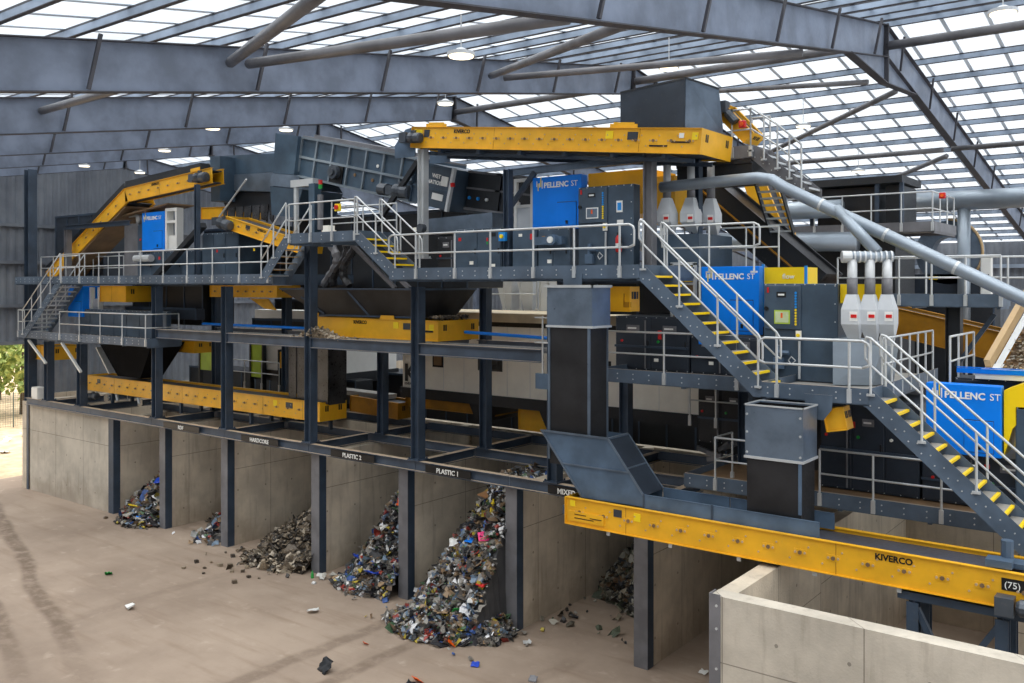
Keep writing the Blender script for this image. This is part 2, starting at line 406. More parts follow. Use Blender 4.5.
def cabinet(label, x0, x1, y0, y1, z0, z1, mat='darkcab', doors=2, cat='control cabinet', lights=(), name='control_cabinet', group=None, handles=True):
    t = thing(name, label, cat, ((x0+x1)/2, (y0+y1)/2, z0), group)
    MB().box(x0, x1, y0, y1, z0, z1).build('body', mat, t, bev=.012)
    w = (x1-x0)/doors
    for i in range(doors):
        a = x0+w*i
        d = MB().box(a+.025, a+w-.025, y0-.02, y0, z0+.05, z1-.05).build('door', mat, t, bev=.006)
        if handles: MB().box(a+w-.1, a+w-.07, y0-.045, y0-.02, (z0+z1)/2-.08, (z0+z1)/2+.08).build('handle', 'black', d)
    if mat in ('darkmach', 'blackmach') and z1-z0 > .8:
        for i in range(doors):
            a = x0+w*i; zz = z0+(z1-z0)*.72
            MB().box(a+w*.32, a+w*.68, y0-.03, y0-.02, zz, zz+.16).build('name_plate', 'tubesteel', t); MB().box(a+w*.36, a+w*.6, y0-.033, y0-.03, zz+.06, zz+.1).build('plate_print', 'label', t)
            MB().cyl((a+w*.2, y0-.02, zz-.25), (a+w*.2, y0-.06, zz-.25), .035, 8).build('push_button', ('red', 'green', 'cream')[i % 3], t)
        MB().box(x0, x1, y0-.06, y0-.02, z0+(z1-z0)*.42, z0+(z1-z0)*.46).build('cable_tray', 'column', t)
        MB().tube([(x0+w*.85, y0-.04, z0+.05), (x0+w*.85, y0-.04, z1-.1)], .022, 6).build('conduit', 'tubesteel', t)
    m = MB(); m.bolts([(x0+.04+i*(x1-x0-.08)/max(1, int((x1-x0)/.3)), y0-.001, z) for i in range(max(1, int((x1-x0)/.3))+1) for z in (z0+.03, z1-.03)], .013); m.build('rivets', 'galv', t)
    for (k, x, z, c) in lights:
        if k == 'lamp': MB().cyl((x, y0-.02, z), (x, y0-.07, z), .045, 10).build('indicator_lamp', c, t)
        else:
            MB().box(x-k[0]/2, x+k[0]/2, y0-.032, y0-.02, z-k[1]/2, z+k[1]/2).build('notice_plate', c, t)
    return t
def hood(label, x0, x1, y0, y1, z0, z1, size, tx=None, group='blue optical sorter hoods', door=True, logo=True):
    t = thing('sorter_hood', label, 'optical sorter', ((x0+x1)/2, (y0+y1)/2, z0), group)
    MB().box(x0, x1, y0, y1, z0, z1).build('housing', 'blue', t, bev=.015)
    w, h = x1-x0, z1-z0
    if door:
        d = MB().box(x0+w*.52, x0+w*.9, y0-.022, y0-.002, z0+h*.06, z0+h*.5).build('access_door', 'blue', t, bev=.004)
        MB().box(x0+w*.515, x0+w*.905, y0-.006, y0-.001, z0+h*.052, z0+h*.512).build('door_gap', 'plate', t)
        MB().box(x0+w*.7, x0+w*.74, y0-.045, y0-.02, z0+h*.1, z0+h*.16).build('handle', 'black', d)
    if logo:
        tx = tx if tx is not None else x0+w*.09; zz = z1-h*.1-size*.75
        for i, (dz, hh, c) in enumerate(((.2, .75, 'label'), (-.35, 1.0, 'lblyellow'), (.1, .6, 'label'), (.15, 1.25, 'lblyellow'), (-.05, 1.05, 'label'))):
            MB().box(tx+i*size*.22, tx+i*size*.22+size*.12, y0-.012, y0-.002, zz+size*dz, zz+size*(dz+hh)).build('logo_bar', c, t)
        text('PELLENC', size, (tx+size*1.22, y0-.002, zz), 'label', t, bold=size*.032)
        text('ST', size, (tx+size*5.6, y0-.002, zz), 'label', t)
    return t

# ================================================================== SETTING
RY, RZ, SL = 25.0, 16.17, .165           # ridge line and roof slope
def roofz(y): return RZ - SL*abs(y-RY)
def plain(m, name, mat, **k): return struct(m.build(name, mat, **k))
plain(MB().box(-46, 9, -2.6, 54, -.3, 0), 'floor', 'floor')
g = MB().box(-150, -46.0, -60, 110, -.34, -.03); plain(g, 'ground_outside', 'sand')
# roof sheets: corrugated translucent cladding on both slopes
m = MB(); X0, X1, pit = -46.0, 9.0, .19
nx = int((X1-X0)/(pit/2)); rows = [(-2.6), 25.0]
for (ya, yb) in ((-2.6, 25.0), (25.0, 54.0)):
    b = len(m.v)
    for y in (ya, yb):
        for i in range(nx+1): m.v.append((X0+i*pit/2, y, roofz(y)+.30+(.022 if i % 2 else -.022)))
    for i in range(nx): m.f.append((b+i, b+i+1, b+nx+1+i+1, b+nx+1+i)); m.mi.append(0)
ceil = plain(m, 'ceiling', 'roofsheet')
lap = MB()
k = 0; x = X0+.5
while x < X1:
    for (ya, yb) in ((-2.6, 25.0), (25.0, 54.0)):
        p, q = V((x, ya, roofz(ya)+.265)), V((x, yb, roofz(yb)+.265)); lap.bar(p, q, .1, .012)
    x += 1.05
o = lap.build('sheet_overlap', 'rooflap', ceil)
# purlins along the building
PY = [25+s*(.35+1.44*i) for s in (-1, 1) for i in range(20)]
n = 0
for y in PY:
    if y < -2.5 or y > 53.8: continue
    n += 1; z = roofz(y)
    o = MB().box(-45.9, 9, y-.012, y+.012, z+.072, z+.215)
    o.cur = 1; o = o.box(-45.9, 9, y-.014, y+.07, z+.215, z+.25).box(-45.9, 9, y-.065, y+.014, z+.06, z+.072).build('roof_purlin', ['purlin', 'rafter_edge']); struct(o)
# walls
def clad_wall(name, p, q, z0, z1, zfun=None, nrm=(1, 0, 0)):
    p, q = V(p), V(q); L = (q-p).length; d = (q-p).normalized(); nn = V(nrm); m = MB(); k = int(L/.1); pr = [0, 0, .06, .06]
    b = len(m.v)
    for zi in (0, 1):
        for i in range(k+1):
            a = p+d*(L*i/k)+nn*pr[i % 4]
            zz = z0 if zi == 0 else (zfun(a.y) if zfun else z1); m.v.append((a.x, a.y, zz))
    for i in range(k): m.f.append((b+i, b+i+1, b+k+1+i+1, b+k+1+i)); m.mi.append(0)
    return plain(m, name, 'cladding')
wl = clad_wall('wall_left', (-46, -2.6, 0), (-46, 21.3, 0), 6.45, 0, lambda y: roofz(y)+.28)
w2 = clad_wall('wall_gable', (-46, 21.3, 0), (-46, 54, 0), 3.9, 0, lambda y: roofz(y)+.28)
plain(MB().box(-46.2, -45.85, 21.3, 54, 0, 3.9), 'wall_gable_base', 'concrete')
clad_wall('wall_back', (-46, 53.9, 0), (9, 53.9, 0), 2.6, 11.6, None, (0, -1, 0))
plain(MB().box(-46, 9, 53.75, 54.1, 0, 2.6), 'wall_back_base', 'concrete')
wf = MB().box(-46, 9, -2.75, -2.6, 0, 11.6); plain(wf, 'wall_front', 'cladding')
for i, (z, ya, yb) in enumerate(((6.5, -2.6, 21.3), (8.3, -2.6, 53.5), (10.4, -2.6, 53.5), (12.2, 0, 50))):
    plain(MB().box(-45.93, -45.75, ya, yb, z-.08, z+.08), 'trim_%d' % (i+1), 'cladding')
plain(MB().box(-46, 9, 53.6, 53.8, 10.2, 10.4), 'trim_5', 'purlin')
# portal frames
FX = [-6.82, -14.44, -21.9, -29.4, -36.9, -44.4]
FN = ['roof portal frame nearest the camera with its bolted ridge over the upper platform', 'second roof portal frame, its ridge just above the black feed box', 'third roof portal frame, meeting its ridge above the ribbed screen', 'fourth roof portal frame from the camera', 'fifth roof portal frame, seen thin behind the others', 'last roof portal frame, standing beside the gable cladding']
for x, lab in zip(FX, FN):
    t = thing('portal_frame', lab, 'roof frame', (x, RY, RZ-.9), 'steel roof portal frames')
    for s, ye in ((-1, -2.4), (1, 53.4)):
        nrm = V((0, s*SL, 1)).normalized(); p = V((x, RY, RZ)); q = V((x, ye, roofz(ye)))
        m = MB(); B = basis(p, q, nrm); L = (q-p).length
        m.bb(B, 0, L, -.008, .008, -.83, -.02); r = m.build('rafter', 'rafter', t)
        MB().bb(B, 0, L, -.11, .11, -.02, 0).build('top_flange', 'rafter_edge', r); MB().bb(B, 0, L, -.11, .11, -.85, -.83).build('bottom_flange', 'rafter_edge', r)
        for i in range(9):
            y = RY+s*(1.07+3.27*i)
            if y < -2 or y > 53: continue
            z = roofz(y)
            MB().bar((x+.1, y+s*.13, z-.84), (x+.24, y, z+.06), .055, .055, (1, 0, 0)).build('fly_brace', 'rafter_edge', t)
        # haunch
        MB().add([(x-.008, RY, RZ-.84), (x-.008, RY+s*.02, RZ-1.55), (x-.008, RY+s*3.0, RZ-.84-SL*3.0), (x+.008, RY, RZ-.84), (x+.008, RY+s*.02, RZ-1.55), (x+.008, RY+s*3.0, RZ-.84-SL*3.0)], [(0, 1, 2), (5, 4, 3), (0, 3, 4, 1), (1, 4, 5, 2)]).build('haunch', 'rafter', t) if x == FX[0] else None
        if x == FX[0]: MB().bar((x, RY, RZ-1.55), (x, RY+s*3.05, RZ-.85-SL*3.0), .22, .025).build('flange', 'rafter_edge', t)
    MB().box(x-.12, x+.12, RY-.03, RY+.03, RZ-(1.56 if x == FX[0] else .9), RZ+.02).bolts([(x+.07, RY-.03, RZ-.2-i*.15) for i in range(5)], .02).build('apex_plate', 'rafter_edge', t)
    for ye in (-2.3, 53.3):
        if ye > 0: MB().ibeam((x, ye, 0), (x, ye, roofz(ye)-.3), .22, .5, .02, (0, 1, 0)).build('frame_post', 'rafter', t)
TB = [((-14.3, 10.5, 13.45), (-6.95, 10.3, 12.95), .095, 'thick round strut crossing level over the first roof bay'),
      ((-14.3, 10.1, 13.4), (-6.95, 6.7, 12.8), .1, 'round roof brace rising steeply towards the top edge'),
      ((-14.3, 17.75, 14.55), (-6.95, 11.8, 13.2), .085, 'slim round brace running up towards the nearest frame'),
      ((-14.3, 18.3, 14.6), (-6.95, 19.3, 14.3), .085, 'round strut level with the middle of the nearest frame'),
      ((-14.3, 25.0, 15.7), (-6.95, 24.6, 15.6), .12, 'ridge tube between the first two roof frames'),
      ((-6.7, 25.0, 15.6), (8, 25.0, 15.6), .12, 'ridge tube running on past the nearest frame'),
      ((-14.3, 25.3, 15.3), (-6.95, 24.0, 14.5), .07, 'slim tube meeting the underside of the bolted ridge'),
      ((-14.3, 33.8, 14.1), (-6.95, 26.6, 14.7), .08, 'slanting tube from the bolted ridge down behind the platform rails'),
      ((-14.3, 33.5, 13.9), (-6.95, 32.3, 13.75), .085, 'long level strut on the far slope'),
      ((-6.7, 32.3, 13.75), (8, 32.3, 13.75), .085, 'far slope strut running on past the nearest frame'),
      ((-14.3, 41, 12.6), (-6.95, 32.8, 13.6), .08, 'low slanting brace over the dark upper cabin'),
      ((-21.8, 10.2, 13.4), (-14.6, 9.7, 13.3), .09, 'round strut between second and third frames at the far end of the view'),
      ((-21.8, 25.0, 15.6), (-14.6, 25.0, 15.6), .11, 'ridge tube between second and third roof frames')]
for p, q, r, lab in TB:
    tag(MB().tube([p, q], r, 10).bolts([], 0).build('roof_brace', 'tubesteel', smooth=True), lab, 'roof brace', 'round steel roof braces')
# hanging lamps
LP = [(-25.6, 17.4, 14.35, 'high bay lamp hanging above the inclined yellow conveyor'), (-33.1, 15.9, 14.1, 'high bay lamp hanging under the third frame near the far end'), (-10.6, 12.3, 13.38, 'large high bay lamp hanging nearest, under the second frame'), (-10.6, 20.16, 14.64, 'high bay lamp hanging just above the black feed box'),
      (-18.2, 20.4, 14.73, 'high bay lamp hanging left of the long top conveyor'), (-25.6, 20.35, 14.7, 'high bay lamp hanging over the blank end of the ribbed screen'), (-33.1, 20.3, 14.65, 'high bay lamp hanging over the bend of the inclined conveyor'), (-40.6, 20.9, 14.7, 'small far high bay lamp by the gable'), (-3, 18.64, 14.26, 'high bay lamp hanging in the top corner by the ridge tube'),
      (-10.6, 29.5, 14.5, 'high bay lamp hanging beyond the platform rails'), (-10.6, 35.4, 13.6, 'high bay lamp hanging over the dark upper cabin'), (-40.6, 23.6, 14.66, 'small far high bay lamp behind the inclined conveyor')]
for x, y, z, lab in LP:
    t = thing('high_bay_lamp', lab, 'ceiling lamp', (x, y, z), 'hanging high bay lamps')
    MB().tube([(x, y, z+.01), (x, y, z+.07), (x, y, z+.1), (x, y, z+.15)], [.25, .25, .14, .06], 20).build('housing', 'offwhite', t)
    MB().tube([(x, y, z-.01), (x, y, z+.009)], .22, 20).build('diffuser', 'lamp', t)
    MB().tube([(x, y, z+.15), (x, y, roofz(y)+.05)], .012, 6).build('hanger', 'galv', t)
    l = bpy.data.lights.new('lamp_light', 'SPOT'); l.energy = 60; l.spot_size = 2.4; l.shadow_soft_size = .25; l.color = (1, .93, .8)
    lo = bpy.data.objects.new('lamp_light', l); C.objects.link(lo); lo.location = (x, y, z-.04)

# ================================================================== CONCRETE BAYS
BX = [-43.0, -35.5, -31.75, -27.8, -22.9, -18.96, -14.92, -10.95, -6.95, -2.9]
WY, WB = 19.37, 27.0
for i, x in enumerate(BX):
    lab = ['wall_end', 'wall_bay'][i > 0]
    o = plain(MB().box(x-(.17 if i else .3), x+.17, WY+(.1 if i else .02), WB, 0, 3.86 if i else 3.98), 'wall_bay_%d' % (i+1), 'concrete')
    if i == 8: continue
    if i < 8:
        t = thing('wall_end_post', ['grey steel post on the far concrete corner', 'dark steel post at the closed bay edge', 'steel post in front of the wall beside the litter heap', 'steel post left of the rubble bay', 'steel post right of the rubble heap', 'steel post left of the large plastic heap', 'steel post right of the large plastic heap', 'tall steel post under the yellow conveyor, beside the empty bay'][i], 'steel post', (x, WY, 0), 'steel posts capping the bay walls')
        if i == 0: x = -42.72
        MB().box(x-(.19 if i else .1), x+(.19 if i else .1), WY-(0 if i else .02), WY+(.016 if i else .0), 0, 3.86 if i else 3.98).build('face_plate', 'tubesteel' if i > 1 else 'column', t)
        if i: MB().box(x+.174, x+.19, WY+.016, WY+.3, 0, 3.86).build('side_flange', 'column', t)
        if i: MB().box(x-.19, x-.174, WY+.016, WY+.3, 0, 3.86).build('side_flange', 'column', t)
plain(MB().box(-46, 5, WB, WB+.3, 0, 3.86), 'wall_bay_back', 'concrete')
plain(MB().box(-42.57, -35.7, WY+.02, WY+.32, 0, 3.98), 'wall_closed_bay', 'concrete_grey')
# projecting walled bunker
plain(MB().box(-6.95, -6.6, 15.12, WY+.09, 0, 3.86), 'wall_bunker_side', 'concrete')
plain(MB().box(-6.95, 3, 14.76, 15.12, 0, 3.87), 'wall_bunker_front', 'concrete_grey')
t = thing('corner_angle', 'bolted steel angle on the corner of the walled bunker', 'steel angle', (-7.15, 14.76, 0))
MB().box(-6.97, -6.76, 14.742, 14.758, 0, 3.9).box(-6.97, -6.954, 14.758, 15.0, 0, 3.9).build('angle', 'tubesteel', t)
MB().bolts([(-6.83, 14.742, z) for z in (.5, 1.2, 1.9, 2.6, 3.3, 3.7)], .025).build('rivets', 'galv', t)
# beams on top of the bays
segs = [(-42.6, -36.9, 'far'), (-36.9, -32.3, 'second from far end'), (-32.3, -27.6, 'above the litter bay'), (-27.6, -23.1, 'above the rubble bay'), (-23.1, -18.35, 'above the first plastic bay'), (-18.35, -14.9, 'above the large plastic heap'), (-14.9, -10.9, 'behind the slanted chute')]
for a, b, lab in segs:
    beam('dusty steel edge beam on the bay walls, ' + lab, (a+.01, 19.27, 4.04), (b-.01, 19.27, 4.04), .2, .3)
for a, b, lab in ((-36.9, -27.6, 'far end'), (-27.6, -18.35, 'under the white cabin'), (-18.35, -10.9, 'behind the duct')):
    beam('second row floor beam over the bays, ' + lab, (a+.01, 22, 4.04), (b-.01, 22, 4.04), .2, .3)
    beam('rear row floor beam over the bays, ' + lab, (a+.01, 25, 4.04), (b-.01, 25, 4.04), .2, .3)
CX = [-40.72, -37.83, -32.1, -27.63, -23.11, -18.35, -13.48]
for x, lab in zip(CX + [-10.6], ('far end', 'left lower walkway', 'litter bay', 'rubble bay', 'yellow tail end', 'cabin logo', 'duct', 'grey vessel')):
    for ya, yb, w in ((19.39, 21.88, 'front'), (22.12, 24.88, 'rear')):
        beam('dusty cross beam over the bays near the %s, %s span' % (lab, w), (x, ya, 4.04), (x, yb, 4.04), .2, .28)
# bay name signs
for a, b, s, lab in ((-31.3, -29.0, 'RDF', 'name sign on the beam over the second open bay'), (-26.5, -24.5, 'HARDCORE', 'name sign on the beam over the rubble bay'), (-21.9, -19.95, 'PLASTIC 2', 'name sign over the first plastic heap'), (-17.85, -16.15, 'PLASTIC 1', 'name sign over the large plastic heap'), (-13.55, -11.9, 'MIXED METALS', 'name sign half hidden by the slanted chute')):
    t = thing('bay_sign', lab, 'sign', ((a+b)/2, 19.16, 3.92), 'dark bay name signs'); MB().box(a, b, 19.145, 19.16, 3.93, 4.15).build('board', 'black', t)
    text(s, .19, ((a+b)/2 if s[0] != 'M' else a+.3, 19.143, 3.965), 'label', t, align='CENTER' if s[0] != 'M' else 'LEFT', bold=.004)

# ================================================================== WASTE HEAPS
def blob(m, c, s, rnd, flat=1.0):
    """crumpled scrap: a bent sheet or a lump"""
    k = rnd.random(); R = Matrix.Rotation(rnd.uniform(0, 6.28), 3, 'Z') @ Matrix.Rotation(rnd.uniform(-.9, .9), 3, 'X') @ Matrix.Rotation(rnd.uniform(-.9, .9), 3, 'Y')
    if k < .5:
        a, b = s*rnd.uniform(.6, 1.3), s*rnd.uniform(.5, 1.0); j = lambda: rnd.uniform(-.35, .35)*s
        vs = [V((x*a+j()*.5, y*b+j()*.5, j()*.7)) for y in (-.5, 0, .5) for x in (-.5, 0, .5)]
        m.add([c+R @ v for v in vs], [(0, 1, 4, 3), (1, 2, 5, 4), (3, 4, 7, 6), (4, 5, 8, 7)])
    else:
        a, b, d = s*rnd.uniform(.3, .75), s*rnd.uniform(.25, .55), s*rnd.uniform(.1, .4)
        q = [V((x*a*rnd.uniform(.6, 1.1), y*b*rnd.uniform(.6, 1.1), z*d)) for z in (-.5, .5) for (x, y) in ((-.5, -.5), (.5, -.5), (.5, .5), (-.5, .5))]
        m.hexa([c+R @ v for v in q])
WT = [0, 0, 1, 1, 2, 2, 2, 3, 3, 3, 4, 4, 5, 5, 6, 6, 7, 8, 9, 9, 10, 11, 12, 13, 13, 14, 14, 15, 15]
def heap(label, f, xr, yr, n, mats, size, seed, cat='waste heap', lip=0.0):
    """f(x, y): surface height of the heap. One countless mass of scraps on a mound."""
    rnd = random.Random(seed); m = MB(); k = 34
    xs = [xr[0]+(xr[1]-xr[0])*i/k for i in range(k+1)]; ys = [yr[0]+(yr[1]-yr[0])*i/k for i in range(k+1)]
    m.cur = 3
    m.add([(x, y, -.05 if f(x, y) < .1 else f(x, y)-.08) for y in ys for x in xs], [(j*(k+1)+i, j*(k+1)+i+1, (j+1)*(k+1)+i+1, (j+1)*(k+1)+i) for j in range(k) for i in range(k)])
    c = 0; tries = 0
    while c < n and tries < n*12:
        tries += 1
        x, y = rnd.uniform(*xr), rnd.uniform(*yr); z = f(x, y)
        if z < .01 and rnd.random() > lip: continue
        m.cur = (rnd.choice(WT) if mats is PLASTIC else rnd.randrange(len(mats))); s = size*rnd.choice((.5, .7, .8, 1, 1, 1.3, 1.7)); blob(m, V((x, y, max(z, .0)+.03+rnd.uniform(0, .05))), s, rnd); c += 1
    o = m.build('waste_heap', mats); return tag(o, label, cat, kind='stuff')
def cone(px, py, pz, sx, sy, sxr=None, cap=9):
    def f(x, y):
        dx = max(0, px-x)*sx if x < px else (x-px)*(sxr or sx)
        dy = max(0, py-y)*sy; h = pz-math.hypot(dx, dy)
        return max(0, min(cap, h) + .3*noise.noise(V((x*.9, y*.9, px))))
    return f
def piece(label, kind, cat, mat, c, s, shape, seed, group):
    rnd = random.Random(seed); m = MB(); c = V(c)
    R = Matrix.Rotation(rnd.uniform(0, 6.28), 3, 'Z') @ Matrix.Rotation(rnd.uniform(.2, .9), 3, 'X')
    if shape == 'film':
        k = 5; vs = [R @ V(((i/k-.5)*s, (j/k-.5)*s*.8, .22*s*noise.noise(V((i*.9, j*.9, seed))))) + c for j in range(k+1) for i in range(k+1)]
        m.add(vs, [(j*(k+1)+i, j*(k+1)+i+1, (j+1)*(k+1)+i+1, (j+1)*(k+1)+i) for j in range(k) for i in range(k)]); o = m.build(kind, mat, smooth=True)
        o.modifiers.new('thick', 'SOLIDIFY').thickness = .012
    elif shape == 'bottle':
        pts = [c+R @ V((0, 0, z*s)) for z in (-.5, -.46, .15, .32, .36, .5)]
        m.tube(pts, [s*.14, s*.17, s*.17, s*.07, s*.06, s*.06], 10); o = m.build(kind, mat, smooth=True)
    else:
        q = [(x*s*.5, y*s*.36, z*s*.03+.06*s*x*y) for z in (-1, 1) for (x, y) in ((-1, -1), (1, -1), (1, 1), (-1, 1))]
        m.hexa([c+R @ V(v) for v in q]); m.bb(Matrix.Translation(c) @ R.to_4x4(), s*.3, s*.5, -s*.36, s*.36, s*.03, s*.12); o = m.build(kind, mat)
    return tag(o, label, cat, group)
fB = cone(-15.2, 20.8, 5.0, 1.35, 1.7, cap=3.75); fA = cone(-19.2, 21.2, 4.4, 1.3, 1.9, cap=3.4); fR = cone(-23.2, 21.5, 2.4, .55, .95); fL = cone(-32.2, 21.5, 2.6, .5, 1.15); fM = cone(-11.2, 24.6, 3.4, .85, 1.35, cap=3.0); fS = cone(-28.1, 21.5, 1.6, .5, .95)
def fB2(x, y):
    h = fB(x, y)
    return h if x < -15.12 else (max(0, min(.5, h*.6)-.75*(x+15.12)-.05) if y < 19.2 else 0)
def spill(f, x0, y0, h, r):
    def g(x, y):
        a = f(x, y) if y > 18.2 else max(0, f(x, y)-.0)
        b = h*(1-math.hypot(x-x0, (y-y0)*1.3)/r)
        return max(a, b, 0)
    return g
heap('large heap of mixed plastic scraps spilling from the middle bay', spill(fB2, -16.6, 18.5, .6, 1.7), (-18.75, -13.9), (17.0, 24), 7200, PLASTIC, .19, 3, lip=.012)
heap('heap of plastic scraps in the bay left of the large heap', spill(fA, -20.6, 19.7, .35, 1.4), (-22.7, -19.15), (18.4, 25), 4500, PLASTIC, .19, 4, lip=.02)
heap('heap of brown rubble and hardcore in the wide bay', spill(fR, -24.8, 19.6, .3, 1.6), (-27.4, -23.1), (17.9, 25), 2600, RUBBLE, .22, 5, lip=.03)
heap('low litter heap in the far open bay', spill(fL, -33.2, 19.6, .25, 1.4), (-35.3, -31.95), (18.3, 25), 2000, PLASTIC, .26, 6, lip=.03)
heap('small scatter of litter at the mouth of the second open bay', spill(fS, -28.8, 19.9, .22, 1.2), (-31.4, -28.0), (18.8, 25), 500, PLASTIC, .28, 7, lip=.05)
heap('heap of dark mixed metal scraps behind the tall post', fM, (-14.7, -11.15), (20.4, 26), 3000, MIXED, .24, 8, lip=.02)
GP = 'larger pieces lying on the plastic heaps'
def on(f, x, y, d=.1): return (x, y, f(x, y)+d)
for i, (lab, kind, cat, mat, f, x, y, s, sh) in enumerate((
    ('crumpled pink film on the large plastic heap', 'plastic_film', 'film', 'pink', fB, -15.75, 19.25, .34, 'film'), ('torn brown cardboard high on the large plastic heap', 'cardboard_flap', 'cardboard', 'cardboard', fB, -16.4, 20.2, .5, 'box'),
    ('white plastic bottle near the top of the large heap', 'plastic_bottle', 'bottle', 'white', fB, -15.95, 20.2, .42, 'bottle'), ('yellow bottle low in the middle of the large heap', 'plastic_bottle', 'bottle', 'lblyellow', fB, -15.9, 19.8, .38, 'bottle'),
    ('pale blue bag at the very top of the large heap', 'plastic_bag', 'bag', 'paleblue', fB, -15.45, 20.1, .5, 'film'), ('dark grey sack in the upper side of the large heap', 'plastic_bag', 'bag', 'blackmach', fB, -15.4, 19.6, .5, 'film'),
    ('green scrap at the foot of the large heap', 'plastic_film', 'film', 'green', fB, -15.9, 18.3, .28, 'film'), ('red scrap low on the right side of the large heap', 'plastic_film', 'film', 'red', fB, -15.3, 18.6, .3, 'film'),
    ('bright yellow and red pack at the front foot of the large heap', 'food_pack', 'packaging', 'orange', fB, -15.5, 17.6, .32, 'box'), ('white film sheet on the left shoulder of the large heap', 'plastic_film', 'film', 'white', fB, -17.0, 19.6, .5, 'film'),
    ('blue scrap beside the pink film on the large heap', 'plastic_film', 'film', 'blue', fB, -16.3, 19.3, .28, 'film'), ('blue bag at the foot of the left plastic heap', 'plastic_bag', 'bag', 'deepblue', fA, -20.1, 19.3, .5, 'film'),
    ('red pack on the ground in front of the left plastic heap', 'food_pack', 'packaging', 'red', fA, -20.5, 18.9, .4, 'box'), ('dark blue bag on the left edge of the left plastic heap', 'plastic_bag', 'bag', 'deepblue', fA, -21.4, 19.9, .45, 'film'),
    ('orange scrap near the top of the left plastic heap', 'plastic_film', 'film', 'orange', fA, -19.9, 20.3, .35, 'film'), ('white carton in the middle of the left plastic heap', 'carton', 'carton', 'white', fA, -20.4, 20.0, .36, 'box'),
    ('blue sack in the far litter heap', 'plastic_bag', 'bag', 'deepblue', fL, -33.6, 20.6, .7, 'film'), ('orange sack near the top of the far litter heap', 'plastic_bag', 'bag', 'orange', fL, -34.2, 21.1, .5, 'film'),
    ('bright blue sheet on the ground before the far litter heap', 'plastic_film', 'film', 'blue', fL, -32.9, 19.2, .6, 'film'), ('yellow pack on the far litter heap edge', 'food_pack', 'packaging', 'lblyellow', fL, -34.4, 19.8, .45, 'box'))):
    if mat not in M: P(mat, {'pink': (240, 60, 130), 'cardboard': (176, 128, 84), 'paleblue': (190, 210, 235), 'deepblue': (24, 70, 190)}[mat], .45)
    piece(lab, kind, cat, mat, on(f, x, y), s, sh, i*3+1, GP)
GL = 'litter lying on the open floor'
for i, (lab, kind, mat, x, y, s, sh) in enumerate((('black bag lying alone on the floor left of the large heap', 'plastic_bag', 'blackmach', -16.9, 14.6, .45, 'film'), ('dark rag bundle on the floor in front of the large heap', 'rag', 'blackmach', -14.6, 15.2, .3, 'film'), ('orange scrap by the dark rag bundle', 'plastic_film', 'orange', -14.7, 15.5, .25, 'film'),
    ('small orange cap on the open floor', 'bottle_cap', 'orange', -17.3, 16.3, .14, 'box'), ('white paper on the floor in front of the rubble', 'paper_scrap', 'white', -24.6, 14.0, .3, 'box'), ('green scrap on the open floor far from the heaps', 'plastic_film', 'green', -28.0, 15.2, .22, 'film'), ('purple scrap on the floor right of the large heap', 'plastic_film', 'deepblue', -14.2, 17.0, .2, 'film'),
    ('white film near the left plastic heap on the floor', 'plastic_film', 'white', -20.2, 17.0, .3, 'film'), ('green can against the post beside the rubble', 'drink_can', 'green', -22.6, 19.0, .28, 'bottle'), ('white crumpled paper by the rubble post', 'paper_scrap', 'white', -22.3, 19.1, .34, 'film'),
    ('pale scrap alone inside the empty bay', 'paper_scrap', 'white', -9.6, 20.0, .2, 'film'), ('grey scrap on the floor under the tall post', 'paper_scrap', 'tubesteel', -12.6, 17.2, .2, 'film'))):
    piece(lab, kind, 'litter', mat, (x, y, s*.3), s, sh, i*5+2, GL)
rnd = random.Random(11)
for i in range(16):
    x, y = -27.2+rnd.random()*3.4, 17.0+rnd.random()*2.0; m = MB(); s = rnd.uniform(.06, .14); blob(m, V((x, y, s*.3)), s, random.Random(i+300)); b = m.v[:]
    m = MB(); R = Matrix.Rotation(rnd.uniform(0, 6), 3, 'Z'); q = [V((a*s*rnd.uniform(.35, .6), c_*s*rnd.uniform(.35, .6), (z+.5)*s*.7)) for z in (-.5, .5) for (a, c_) in ((-1, -1), (1, -1), (1, 1), (-1, 1))]
    m.hexa([V((x, y, 0))+R @ v for v in q]); tag(m.build('rubble_stone', RUBBLE[i % 4]), 'loose brown stone rolled out onto the floor before the rubble heap', 'stone', 'loose stones before the rubble bay')

# ================================================================== PLANT FRAME
BT = 4.2
fl = ['front steel column third from the far end, above the closed bay', 'front steel column between lower walkway and yellow conveyor end', 'front steel column above the litter bay', 'front steel column above the rubble bay post', 'front steel column hiding the tail of the low yellow conveyor', 'front steel column in front of the cabin logo', 'short front column behind the slanted chute']
for i, (x, lab) in enumerate(zip(CX, fl)):
    column(lab, x, 19.37, BT, (6.8, 6.8, 9.25, 9.25, 10.55, 9.25, 9.0)[i], .3 if i > 1 else .32)
column('tall building column rising from the far concrete corner', -43.0, 19.62, 3.98, 14.6, .4, False, 'column', flange_x=True)
for x, lab, z1 in ((-22.5, 'second row column left of the cabin', 7.3), (-17.95, 'second row column in front of the cabin window', 9.2), (-12.9, 'second row column right of the tall duct', 7.0), (-9.4, 'second row column behind the low guard rail and grey vessel', 7.0), (-27.63, 'second row column behind the rubble bay', 9.2), (-32.1, 'second row column behind the litter bay', 9.2)):
    column(lab, x, 22.0, BT, z1, .28)
